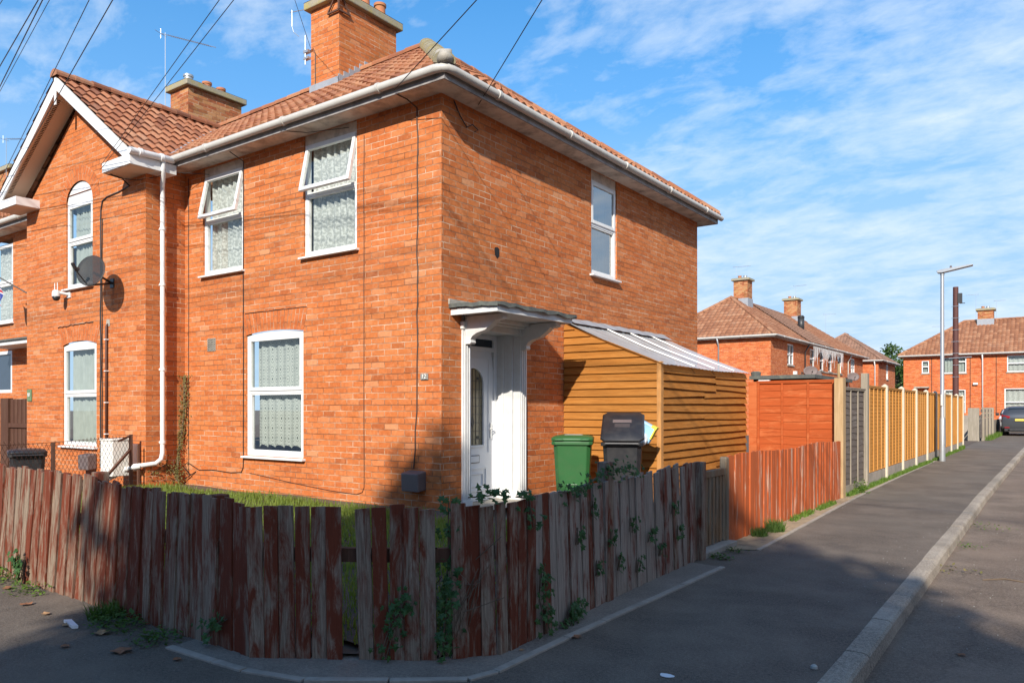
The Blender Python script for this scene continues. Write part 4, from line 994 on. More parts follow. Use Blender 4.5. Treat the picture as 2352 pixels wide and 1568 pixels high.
for i in range(9):
    y0, y1 = py_[i]+(.06 if i else .0), py_[i+1]-.06
    lap_panel(g, (-3.13,y0), (-3.13,y1), .27, 1.98, 'panel_tan', 'batten_tan', 4, .072, .0, 10+i)
    q = MB(); q.box((-3.14,y0,.0),(-3.10,y1,.25)); q.build('gravel_board', MT['concrete_pale'], g)
    q = MB(); q.prism([(-3.18,y1,0),(-3.06,y1,0),(-3.06,y1+.11,0),(-3.18,y1+.11,0)], (0,0,2.03)); q.prism([(-3.18,y1,2.03),(-3.18,y1+.11,2.03),(-3.14,y1+.09,2.06),(-3.14,y1+.02,2.06)], (.12,0,0)) if False else q.add([(-3.18,y1,2.03),(-3.06,y1,2.03),(-3.06,y1+.11,2.03),(-3.18,y1+.11,2.03),(-3.12,y1+.055,2.075)], [(0,1,4),(1,2,4),(2,3,4),(3,0,4)])
    q.build('concrete_post', MT['concrete_post'], g, bevel=.006)
# grey fences further down
g = thing('panel_fence', (-3.2,42,0), 'short weathered grey post and board fence beside the parked cars', 'fence', 'lap panel fences')
q = MB(); q.box((-3.62,41.9,0),(-3.42,42.0,1.56)); q.box((-3.42,41.9,0),(-3.16,42.0,1.56)); q.build('board_panel', MT['post_grey'], g)
for y in (42.6,44.6,46.6,48.6): q = MB(); q.box((-3.12,y,0),(-3.0,y+.12,1.58)); q.build('post', MT['post_grey'], g)
for k, (z0, z1) in enumerate(((.15,1.05),(1.12,1.27),(1.36,1.5))): q = MB(); q.box((-3.12,42.0,z0),(-3.09,48.6,z1)); q.build('board_panel', MT['panel_grey'], g)
q = MB(); q.box((-3.12,48.8,0),(-3.09,56,.9)); q.build('board_panel', MT['post_grey'], g)
g = MB(); g.box((-6.0,44.0,0),(-3.2,44.12,1.14)); g.box((-6.0,43.98,1.14),(-3.2,44.14,1.19)); tag(g.build('garden_wall', MT['concrete_pale']), 'pale rough block garden wall past the end of the tan fence', 'wall')
q = MB(); q.box((-6.0,64.0,0),(8,64.2,1.2)); tag(q.build('garden_wall', MT['brick_far']), 'low brick garden wall in front of the house across the street end', 'wall')
# far gardens behind the fences
sheet('back_gardens', [(-60,16),(-3.2,16),(-3.2,120),(-60,120)], .012, 'soil')

# ================================================================= lean-to shed
S1 = thing('lean_to_shed', (-5.6,12.4,0), 'honey-coloured clapboard lean-to shed with sloping clear sheet roof against the house wall', 'shed')
XS = -4.82; YF = 10.44; YE = 14.18
zr = lambda x: 2.22+(2.90-2.22)*(XS-x)/(XS+6.48)
r = random.Random(31); q = MB(); nbd = 24; h = .118; z = .08
while z < 2.86:
    jag = r.uniform(-.004, .004); zt = z+h
    def xr(zv): return XS if zv <= 2.2 else XS-(zv-2.2)/((2.90-2.22)/(XS+6.48))
    b0 = [( -6.47, zt+.01), (min(XS-.03, xr(zt+.01)), zt+.01), (min(XS-.03, xr(z)), z+jag), (-6.47, z)]
    if b0[1][0] <= -6.45: b0 = [(-6.47, min(zt, 2.88)), (b0[2][0], z), (-6.47, z)]
    vs = [(x, YF-(.034 if k >= 2 and len(b0) == 4 or (len(b0) == 3 and k >= 1) else .002), zv) for k, (x, zv) in enumerate(b0)]
    m_ = len(vs); q.add(vs+[(x, YF+.012, zv) for x, y, zv in vs], [tuple(range(m_))[::-1], tuple(range(m_, 2*m_))]+[(i, (i+1) % m_, m_+(i+1) % m_, m_+i) for i in range(m_)])
    z += h
q.build('clapboard_front', MT['shed_wood'], S1)
q = MB(); z = .08; k = 0
while z < 2.17:
    brk = r.choice([None, 12.1, 12.6, 13.2]) ; segs = [(YF+.08, brk), (brk, YE)] if brk else [(YF+.08, YE)]
    for (a, b_) in segs:
        t1, t2 = r.uniform(-.02, .02), r.uniform(-.02, .02); out_ = r.uniform(.0, .014); n = 8; vs = []
        ph = r.uniform(0, 6)
        for i in range(n+1):
            y = a+(b_-a)*i/n; s_ = t1+(t2-t1)*i/n+.010*math.sin(ph+y*1.6); zz_ = min(2.19, z+h+.012); dr_ = out_*i/n
            vs += [(XS+.034+dr_, y, z+s_), (XS+.002, y, zz_+s_*.6), (XS-.010, y, z+s_)]
        q.add(vs, [(3*i, 3*i+3, 3*i+4, 3*i+1) for i in range(n)]+[(3*i+2, 3*i+5, 3*i+3, 3*i) for i in range(n)]+[(0,1,2), (3*n, 3*n+2, 3*n+1)])
    z += h; k += 1
q.build('clapboard_side', MT['shed_wood'], S1)
q = MB(); q.box((XS-.06,YF+.0,.02),(XS-.02,YE,2.2)); q.build('inner_lining', MT['shed_wood'], S1)
q = MB(); q.box((XS-.035,YF-.035,.0),(XS+.035,YF+.055,2.24)); q.build('corner_post', MT['shed_post'], S1, bevel=.004)
q = MB(); q.bar((-6.47,YF+.01,2.86),(XS+.02,YF+.01,2.185),.04,.07); q.build('rafter', MT['shed_wood'], S1)
q = MB(); ny = 60; vs = []; xe = XS+.10
for i in range(ny+1):
    y = YF-.07+(YE+.03-YF+.07)*i/ny; c_ = .006*math.cos(y*2*math.pi/.15)
    for j in range(5):
        t = j/4; x = -6.47+(xe+6.47)*t; sag = -.03*math.sin(math.pi*t); vs.append((x, y, 2.95+(2.185-2.95)*t+c_+sag+.012*math.sin(y*1.9)*t))
q.add(vs, [(5*i+j, 5*i+5+j, 5*i+6+j, 5*i+j+1) for i in range(ny) for j in range(4)]); q.build('roof_sheet', MT['poly_sheet'], S1, smooth=True)
for y in (11.53,12.38,13.33): 
    q = MB(); q.bar((-6.35,y,2.925),(-5.6,y,2.60-.03),.035,.02); q.bar((-5.6,y,2.60-.03),(xe+.0,y,2.215),.035,.02); q.build('batten', MT['white_pvc'], S1)
q = MB(); vs = []
for i in range(21):
    y = YF+(YE-YF-.0)*i/20; vs += [(-6.474,y,3.01+.008*math.sin(i*2)), (-6.28+.02*math.sin(i*3.3),y,2.90)]
q.add(vs, [(2*i,2*i+2,2*i+3,2*i+1) for i in range(20)]); q.build('lead_flashing', MT['lead'], S1)
g = thing('felt_roof_shed', (-4.4,16.5,0), 'low dark flat-roofed shed peeping over the red panel fence', 'shed')
q = MB(); q.box((-5.0,15.2,0),(-3.9,18.2,2.12)); q.build('wall', MT['brown_wood'], g); q = MB(); q.box((-5.05,15.1,2.12),(-3.8,18.3,2.19)); q.lathe([(.09,0),(.10,.07),(.06,.09)],12,(-4.95,15.2,2.19)); q.build('roof', MT['felt'], g)
q = MB(); q.box((-4.83,14.98,1.98),(-4.62,15.05,2.10)); tag(q.build('white_box', MT['white_pvc']), 'small white plastic box on the red fence post by the shed', 'box')
q = MB(); q.tube([(-4.9,22,0),(-4.92,22,2.75)], .035, 8); tag(q.build('wooden_stake', MT['post_pale']), 'thin wooden stake standing behind the red panel fence', 'stake')

# ================================================================= wheelie bins
def wheelie(loc, rz, m, label, lid_open=0.0, group='wheeled bins', sc_=1.0):
    """front faces local -Y; hinge and wheels at +Y"""
    root = thing('wheelie_bin', (0,0,0), label, 'bin', group)
    q = MB()
    def rr(w_, d_, z, c=.05, yo=0):
        return [(-w_+c,-d_+yo,z),(w_-c,-d_+yo,z),(w_,-d_+c+yo,z),(w_,d_-c+yo,z),(w_-c,d_+yo,z),(-w_+c,d_+yo,z),(-w_,d_-c+yo,z),(-w_,-d_+c+yo,z)]
    L_ = [rr(.21,.25,.03), rr(.215,.26,.10), rr(.25,.31,.70), rr(.262,.335,.93), rr(.29,.365,.935), rr(.29,.365,.985), rr(.265,.34,.985), rr(.24,.31,.90)]
    vs = [p for l in L_ for p in l]; n = 8
    q.add(vs, [(k*n+i, k*n+(i+1) % n, (k+1)*n+(i+1) % n, (k+1)*n+i) for k in range(len(L_)-1) for i in range(n)]+[tuple(range(n))[::-1], tuple(range(7*n, 8*n))])
    b = q.build('body', MT[m], root, smooth=True, autos=30, bevel=.008)
    q = MB(); P = [(-.10,-.267,.16),(-.085,-.297,.40),(.085,-.297,.40),(.10,-.267,.16)]
    q.tube([(-.11,-.262,.12),(-.10,-.288,.34),(-.07,-.293,.375),(.07,-.293,.375),(.10,-.288,.34),(.11,-.262,.12)], .008, 6); q.build('moulding', MT[m], b)
    q = MB(); lz = 0
    l = []
    for (w_, d_, z) in ((.295,.37,0),(.295,.372,.03),(.27,.34,.055),(.16,.22,.075)): l += rr(w_, d_, z, .06)
    q.add(l, [(k*n+i, k*n+(i+1) % n, (k+1)*n+(i+1) % n, (k+1)*n+i) for k in range(3) for i in range(n)]+[tuple(range(n))[::-1], tuple(range(3*n, 4*n))])
    q.box((-.24,-.395,.005),(-.12,-.36,.03)); q.box((.12,-.395,.005),(.24,-.36,.03))
    hinge = Matrix.Translation((0,.36,.992)) @ Matrix.Rotation(-lid_open, 4, 'X') @ Matrix.Translation((0,-.36,0))
    q.v = [hinge @ v for v in q.v]; ld_ = q.build('lid', MT[m], root, smooth=True, autos=30, bevel=.006)
    q = MB(); q.box((-.12,-.1,.0765),(.14,-.02,.079)); 
    for k in range(3): q.box((-.10,.02+k*.03,.0765),(.11,.03+k*.03,.0775))
    q.v = [hinge @ v for v in q.v]; q.build('label', MT['label_white' if m == 'green_plastic' else 'meter_grey'], ld_)
    q = MB(); q.tube([(-.22,.40,.97),(.22,.40,.97)], .016, 8)
    for x in (-.22,0,.22): q.box((x-.015,.34,.955),(x+.015,.41,.985))
    q.build('handle', MT[m], root)
    for x in (-.235,.235):
        q = MB(); q.tube([(x-.02,.27,.10),(x+.02,.27,.10)], .10, 16); q.build('wheel', MT['rubber'], root)
    root.location = loc; root.rotation_euler = (0,0,rz); root.scale = (sc_,)*3; ORG[root.name] = Vector((0,0,0)); return root
wheelie((-5.74,9.50,.10), R(28), 'green_plastic', 'green wheelie bin with closed lid beside the house wall', group='wheeled bins')
wheelie((-5.00,9.62,.10), R(205), 'black_plastic', 'black wheelie bin with its lid propped open by rubbish bags in front of the shed', lid_open=R(30), group='wheeled bins')
wheelie((-12.72,5.12,.02), R(250), 'black_plastic', 'black wheelie bin behind the chain-link fence, far left', group='wheeled bins', sc_=.86)
def blob(name, c, s_, m, label, seed, crump=.2, cat='rubbish bag', group='rubbish stuffed in the black bin'):
    bm = bmesh.new(); bmesh.ops.create_icosphere(bm, subdivisions=4, radius=1)
    for v in bm.verts:
        p = v.co.copy(); d = 1+crump*noise.noise(p*1.6+Vector((seed,0,0)))+crump*.6*abs(noise.noise(p*4+Vector((0,seed,0)))); v.co = Vector((p.x*s_[0], p.y*s_[1], p.z*s_[2]))*d
    me = bpy.data.meshes.new(name); bm.to_mesh(me); bm.free(); me.materials.append(MT[m])
    for f_ in me.polygons: f_.use_smooth = True
    o = bpy.data.objects.new(name, me); COL.objects.link(o); o.location = c; return tag(o, label, cat, group)
blob('rubbish_bag', (-4.84,9.74,1.12), (.15,.16,.10), 'bag_white', 'crumpled white rubbish bag under the open black bin lid', 3)
# stiff blue and yellow packet sticking out of the bin
q = MB(Matrix.Translation((-4.80,9.83,1.24)) @ Matrix.Rotation(R(8),4,'Z') @ Matrix.Rotation(R(28),4,'Y')); q.box((-.20,-.05,-.13),(.17,.05,.13))
pk_ = q.build('packet', MT['bag_blue'], bevel=.02); tag(pk_, 'light blue and white packet sticking out of the black bin', 'packet', 'rubbish stuffed in the black bin')
q2 = MB(q.M); q2.box((.10,-.052,.10),(.18,.052,.135)); q2.box((.155,-.053,-.05),(.174,.053,.10)); q2.build('yellow_edge', MT['bag_yellow'], pk_)
q2 = MB(q.M); q2.prism([(-.19,-.054,-.12),(.02,-.054,-.12),(-.02,-.054,.02),(-.19,-.054,.10)],(0,.002,0)); q2.build('white_print', MT['bag_white'], pk_)

# ================================================================= fittings on the walls
def text_mesh(s_, size, M, m, name, parent=None, ext=.004):
    cu = bpy.data.curves.new(name, 'FONT'); cu.body = s_; cu.size = size; cu.extrude = ext; cu.align_x = 'CENTER'; cu.align_y = 'CENTER'
    t = bpy.data.objects.new(name, cu); COL.objects.link(t); bpy.context.view_layer.update()
    me = bpy.data.meshes.new_from_object(t); bpy.data.objects.remove(t)
    me.transform(M @ Matrix.Rotation(R(90), 4, 'X')); me.materials.append(MT[m]) if not me.materials else None
    me.materials.clear(); me.materials.append(MT[m])
    o = bpy.data.objects.new(name, me); COL.objects.link(o)
    if parent: o.parent = parent
    return o
g = thing('house_number', (-6.76,7.45,1.96), 'small grey metal plate with number 12 on the front wall', 'number plate', 'house number plates')
q = MB(); q.box((-6.83,7.44,1.92),(-6.70,7.458,2.0)); q.build('plate', MT['plate_metal'], g, bevel=.003); text_mesh('12', .085, Matrix.Translation((0,-.02,0)), 'digits', 'digits', g)
g = thing('house_number', (-16.66,6.75,1.80), 'small green plate with number 10 on the gabled house wall', 'number plate', 'house number plates')
q = MB(); q.box((-16.75,6.74,1.69),(-16.56,6.757,1.92)); q.build('plate', MT['plate_green'], g, bevel=.003); text_mesh('10', .11, Matrix.Translation((0,-.02,0.01)), 'digits', 'digits', g)
def meter(x, y, z0, z1, w_, label, seed):
    q = MB(); q.prism([(x-w_/2,y,z0+.02),(x-w_/2,y-.16,z0),(x-w_/2,y-.17,z1-.03),(x-w_/2,y-.02,z1),(x-w_/2,y,z1)], (w_,0,0))
    tag(q.build('meter_box', MT['meter_grey'], bevel=.015), label, 'meter box', 'gas meter boxes on the walls')
meter(-6.89, 7.46, .46, .73, .30, 'grey-brown meter box low on the front wall near the corner', 1)
meter(-14.15, 6.76, .45, .74, .36, 'grey meter box on the gabled house wall beside the white cabinet', 2)
q = MB(); q.box((-12.87,6.28,.44),(-12.48,6.60,1.04)); q.box((-12.88,6.265,1.015),(-12.47,6.61,1.055)); q.box((-12.8,6.6,.5),(-12.55,6.75,.95)); g = q.build('cabinet', MT['cream_box'], bevel=.012); tag(g, 'white outdoor cabinet behind the chain-link fence under the drainpipe', 'cabinet')
# satellite dishes
def dish(loc, nrm, rad, label, wallp, lnbl=.42, m='dish_grey', tilt=0, seg=28, grp='satellite dishes'):
    root = thing('satellite_dish', wallp, label, 'satellite dish', grp)
    nrm = Vector(nrm).normalized(); s_ = nrm.cross(Vector((0,0,1))).normalized(); up = s_.cross(nrm).normalized()
    c = Vector(loc); q = MB(); vs = []; K = 5
    for k in range(1, K+1):
        rr_ = rad*k/K
        for i in range(seg):
            t = 2*math.pi*i/seg; a = s_*math.cos(t)*rr_*1.18+up*math.sin(t)*rr_*.84
            if tilt: a = Matrix.Rotation(tilt, 3, nrm) @ a
            vs.append(c+a+nrm*(.16*rad*(k/K)**2))
    vs.append(c); fs = [((k)*seg+i, (k)*seg+(i+1) % seg, (k+1)*seg+(i+1) % seg, (k+1)*seg+i) for k in range(K-1) for i in range(seg)]+[(len(vs)-1, (i+1) % seg, i) for i in range(seg)]
    q.add(vs, fs); o = q.build('reflector', MT[m], root, smooth=True); sm_ = o.modifiers.new('solidify', 'SOLIDIFY'); sm_.thickness = .006
    low = c-up*rad*.8; tip = c+nrm*lnbl-up*rad*.35; q = MB(); q.tube([low+nrm*.02, tip], .011, 6); q.tube([low, Vector(wallp)], .018, 8); q.tube([c-nrm*.02, Vector(wallp)+Vector((0,0,.0))], .02, 8); q.build('arm', MT['black_metal'], root)
    q = MB(); q.tube([tip+up*.05+nrm*.03, tip-up*.01-nrm*.05], .028, 10); q.tube([tip-nrm*.05, tip-nrm*.10], [.028,.04], 10); q.build('feed_horn', MT['black_metal'], root)
    q = MB(); wp = Vector(wallp); q.box(tuple(wp-Vector((.06,.01,.08))), tuple(wp+Vector((.06,.01,.08)))); q.build('bracket', MT['black_metal'], root); return root
dish((-13.20,6.32,3.83), (.25,-1,.40), .315, 'large grey mesh satellite dish on the gabled house wall', (-13.42,6.75,3.72), lnbl=.36, tilt=R(-32))
# security camera
g = thing('security_camera', (-15.00,6.75,3.60), 'white dome security camera with two aerials on the gabled house wall', 'camera', 'security cameras')
q = MB(); q.box((-15.06,6.735,3.60),(-14.94,6.76,3.70)); q.tube([(-15.00,6.74,3.66),(-15.04,6.60,3.68)], .028, 10)
q.lathe([(.02,.09),(.055,.08),(.07,.03),(.07,-.03)], 16, (-15.08,6.56,3.64)); q.build('housing', MT['white_pvc'], g, smooth=True, autos=40)
q = MB(); q.lathe([(.066,0),(.062,-.04),(.035,-.075),(.002,-.085)], 16, (-15.08,6.56,3.61)); q.build('dome', MT['black_plastic'], g, smooth=True)
q = MB(); q.tube([(-15.14,6.56,3.68),(-15.14,6.56,3.86)], .008, 6); q.tube([(-15.03,6.56,3.68),(-15.03,6.56,3.86)], .008, 6); q.build('aerial', MT['white_pvc'], g)
# cables clipped on walls
def cable(pts, r_, m, label, n=6, group='cables clipped to the walls', name='cable', cat='cable'):
    q = MB(); q.tube(pts, r_, n); return tag(q.build(name, MT[m]), label, cat, group)
def vary(x, y, z0, z1, seed, amp=.006, n=16, ny=0):
    r = random.Random(seed); return [(x+r.uniform(-amp, amp), y, z0+(z1-z0)*k/n) for k in range(n+1)]
yw = 7.452
cable([(-6.98,7.15,5.60),(-6.93,7.3,5.57),(-6.90,yw,5.5)]+vary(-6.89,yw,5.3,2.2,1,.012)+[(-6.90,yw,1.5),(-6.93,yw,1.25),(-6.93,yw,1.0),(-6.96,yw,.75)], .009, 'brown_cable', 'dark cable down the front wall from the eaves to the grey-brown meter box')
cable(vary(-7.90,yw,5.35,.45,2,.004)+[(-7.93,yw,.38),(-8.05,yw,.34),(-8.6,yw,.36),(-9.4,yw,.42),(-10.5,yw,.52)], .0045, 'brown_cable', 'thin cable down the middle of the front wall then along its foot')
cable([(-10.66,7.2,5.59),(-10.66,yw,5.5)]+vary(-10.665,yw,5.3,.75,3,.004)+[(-10.67,yw,.6),(-10.72,yw,.52),(-11.0,yw,.50),(-11.5,yw,.52),(-11.9,yw,.50),(-12.2,yw-.03,.62),(-12.3,yw-.05,.55),(-12.1,yw-.04,.40),(-12.25,yw-.05,.34),(-12.0,yw,.47)], .008, 'black_cable', 'black cable beside the ground floor lace-curtained window, looping at the foot')
cable(vary(-12.22,yw,5.5,.35,4,.004), .005, 'black_cable', 'thin black cable in the corner next to the gabled house')
yv = 6.75
cable([(-12.92,6.34,5.45),(-12.8,6.6,5.40),(-12.85,yv,5.32),(-13.2,yv,5.27),(-13.6,yv,5.25),(-13.76,yv,5.2),(-13.81,yv,5.05)]+vary(-13.82,yv,4.9,.5,5,.008), .013, 'black_cable', 'thick black cable down the gabled house wall behind the satellite dish')
cable(vary(-13.77,yv,4.9,.6,6,.010), .007, 'black_cable', 'thinner black cable running beside the thick one on the gabled house wall')
g = thing('waste_pipe', (-13.58,6.72,.9), 'brown painted pipe with white clips on the gabled house wall', 'pipe')
q = MB(); q.tube([(-13.58,6.73,.95),(-13.58,6.73,2.98),(-13.58,6.76,3.02)], .022, 8); q.build('pipe', MT['brown_paint'], g, smooth=True)
for z in (2.75,2.2,1.65,1.1): q = MB(); q.box((-13.61,6.70,z-.008),(-13.55,6.758,z+.008)); q.build('clip', MT['white_pvc'], g)
q = MB(MW); q.lathe([(.0,0)],3,(0,0,0)) if False else q.prism([(-13.66+.02*math.sin(k*2.3)+.07*math.cos(k*.9)+.08, .003, 3.04+.07*math.sin(k*.9)) for k in range(7)], (0,.003,0)); q.build('mortar_patch', MT['cement'], H2)
cable([(-12.92,6.34,5.5),(-12.7,6.5,5.36),(-12.5,6.7,5.34),(-12.25,6.9,5.4),(-12.1,7.1,5.5),(-11.6,yw,5.46)], .006, 'black_cable', 'slack black cable looping under the white eaves box')
cable([(-9.3,7.08,5.60),(-9.0,yw-.1,5.585),(-8.2,yw,5.52)], .005, 'black_cable', 'short black cable under the eaves by the right-hand upper window')
cable([(-6.474,7.7,5.58),(-6.45,7.8,5.40),(-6.46,7.95,5.30),(-6.44,8.05,5.36),(-6.46,8.2,5.33),(-6.44,8.1,5.28)], .008, 'black_cable', 'tangle of black cable under the eaves on the side wall')
cable(vary(-17.6,yw,5.3,3.0,12,.006), .008, 'black_cable', 'black cable on the far left house wall above its porch')

# chain-link fence between the two front gardens
CF = thing('chain_link_fence', (-12.0,5.0,0), 'rusty chain-link fence between the front gardens', 'fence')
def cf(t): return Vector((-12.42+.80*t, 6.55-2.0*t, 0))
mb = MB(); zc0, zc1 = .30, 1.08; n = 34; rows = 13
A_ = cf(0); B_ = cf(1.9); LT = (B_-A_).length; dd = (B_-A_).normalized(); cell = .075
nn = int(LT/cell)
for s_ in (1, -1):
    for k in range(-rows, nn+rows):
        a0 = k*cell; pts = []
        for j in range(rows+1):
            u = a0+s_*j*cell*.5*1.0*1.0+(0 if s_ > 0 else rows*cell*.5); z = zc0+(zc1-zc0)*j/rows
            if 0 <= u <= LT: pts.append((A_.x+dd.x*u, A_.y+dd.y*u+(.003 if s_ > 0 else -.003), z+.03*math.sin(u*3)*(j/rows)))
        if len(pts) > 1:
            mb.tube([pts[0], pts[-1]], .0028, 3, False)
mb.tube([(A_.x, A_.y, zc1), (A_.x+dd.x*LT*.5, A_.y+dd.y*LT*.5, zc1-.03), (B_.x, B_.y, zc1)], .004, 4)
mb.build('wire_mesh', MT['rust'], CF)
for t, h in ((0,1.12),(.72,1.06),(1.5,1.05)):
    p = cf(t); q = MB(); q.box((p.x-.022,p.y-.022,.1),(p.x+.022,p.y+.022,h)); q.build('post', MT['rust'], CF)
p = cf(0); q = MB(); q.bar((p.x,p.y,.88),(p.x+.36,p.y-.75,.3),.035,.035); q.bar((p.x,p.y,1.1),(p.x+.1,p.y-.25,1.02),.03,.03); q.build('brace', MT['rust'], CF)
q = MB(); q.box((-12.36,6.62,.1),(-12.33,6.65,.95)); tag(q.build('metal_stake', MT['rust']), 'thin rusty stake against the corner of the gabled house', 'stake')
# brown slatted side screen at the far left
g = thing('slatted_screen', (-17.5,6.9,0), 'dark brown slatted wooden screen beside the gabled house, far left', 'screen')
q = MB(); q.box((-18.33,6.86,0),(-17.95,6.96,1.76)); q.build('post', MT['brown_wood'], g)
for k in range(6): q = MB(); x = -17.94+k*.187; q.box((x+.01,6.90,0),(x+.165,6.93,1.74)); q.build('slat', MT['brown_wood'], g)
q = MB()
for z in (.45,1.15): q.box((-17.94,6.86,z),(-16.82,6.90,z+.09))
q.build('rail', MT['brown_wood'], g)
# flag on an angled pole
g = thing('flag', (-17.35,7.4,3.55), 'union flag on a black angled pole at the far left house wall', 'flag')
tip = Vector((-16.95, 7.40, 3.58)); hi = Vector((-18.2, 6.5, 4.45)); q = MB(); q.tube([tip, hi], .014, 8); q.build('pole', MT['black_metal'], g)
q = MB(); nx_, nz_ = 48, 28; vs = []; cols_ = []
def uj(u, v):   # u 0..1 (length 2), v 0..1
    X = (u-.5)*2; Y = (v-.5); 
    W = (.62,.64,.66,1); Rd = (.42,.02,.04,1); Bl = (.012,.03,.20,1)
    if abs(X) < .1 or abs(Y) < .1: return Rd
    if abs(X) < .167 or abs(Y) < .167: return W
    d1 = abs(Y-X*.5)/1.118*1; d2 = abs(Y+X*.5)/1.118
    d = min(d1, d2)
    if d < .035: return Rd
    if d < .10: return W
    return Bl
d_ = (tip-hi).normalized(); p0 = hi+d_*.0
for j in range(nz_+1):
    for i in range(nx_+1):
        u, v = i/nx_, j/nz_; p = p0+d_*(.46*v); p = p+Vector((.2*u-.12, -.02+.06*math.sin(u*9+v*3)*u, -.62*u-.05*math.sin(v*5))); vs.append(p); cols_.append(uj(u, v))
q.add(vs, [(j*(nx_+1)+i, j*(nx_+1)+i+1, (j+1)*(nx_+1)+i+1, (j+1)*(nx_+1)+i) for j in range(nz_) for i in range(nx_)]); q.col = cols_
m, nt, b = newmat('flag_cloth', .8); nt.links.new(N(nt, 'ShaderNodeVertexColor', layer_name='Col').outputs[0], b.inputs['Base Color'])
q.build('cloth', MT['flag_cloth'], g, smooth=True)
g = thing('cctv_pole_bracket', (-17.1,7.3,4.8), 'grey metal aerial bracket under the eaves of the far left house', 'bracket')
q = MB(); q.tube([(-17.05,7.3,5.2),(-17.05,7.3,4.3)], .02, 8); q.box((-17.1,7.3,4.55),(-16.95,7.44,4.7)); q.tube([(-17.05,7.3,5.1),(-17.0,7.44,5.1)], .012, 6); q.build('bracket', MT['galv'], g)

# ================================================================= aerials
def yagi(base, top, direc, L_, label, ne=16, m='alum', el=.16, name='tv_aerial', tilt=0.0):
    g = thing(name, base, label, 'aerial', 'television aerials'); q = MB(); q.tube([base, top], .008, 6); q.build('mast', MT['galv'], g)
    d = Vector(direc).normalized(); s_ = d.cross(Vector((0,0,1))).normalized(); t0 = Vector(top)-Vector((0,0,.05)); q = MB(); q.tube([t0-d*.15, t0+d*L_], .009, 5)
    for k in range(ne):
        p = t0+d*(.15+L_*.82*k/ne); q.tube([p-s_*el/2, p+s_*el/2], .004, 4)
    q.tube([t0-d*.15+Vector((0,0,.12)), t0-d*.15-Vector((0,0,.12))], .004, 4); q.tube([t0-d*.15-s_*.2, t0-d*.15+s_*.2], .006, 4); q.build('antenna', MT[m], g); return g
yagi((-18.25,10.5,8.9), (-18.25,10.5,10.95), (.75,.25,-.28), 1.6, 'long many-element television aerial on a mast at the mossy chimney', ne=20)
yagi((-27.6,10.5,8.6), (-27.6,10.5,10.25), (.8,.2,-.1), .8, 'small television aerial at the far left chimney', ne=8)
g = thing('aerial_bracket', (-11.52,9.47,8.2), 'broken aerial bits clamped to the left edge of the tall chimney', 'aerial', 'television aerials')
q = MB(); q.tube([(-11.56,9.42,8.0),(-11.56,9.42,8.55)], .012, 6); q.box((-11.60,9.40,8.22),(-11.47,9.48,8.27)); q.box((-11.60,9.40,8.10),(-11.47,9.48,8.14)); q.tube([(-11.8,9.3,9.05),(-11.8,9.3,8.75),(-11.75,9.3,8.62),(-11.6,9.3,8.5)], .006, 5); q.tube([(-11.85,9.3,9.02),(-11.5,9.4,9.02)], .008, 5); q.build('bracket', MT['galv'], g)
q = MB(); q.tube([(-11.48,9.46,8.25),(-11.38,9.46,8.27),(-11.33,9.46,8.18),(-11.33,9.46,7.7),(-11.33,9.46,7.5)], .007, 5); q.build('lead', MT['black_cable'], g)
print('fittings ok')
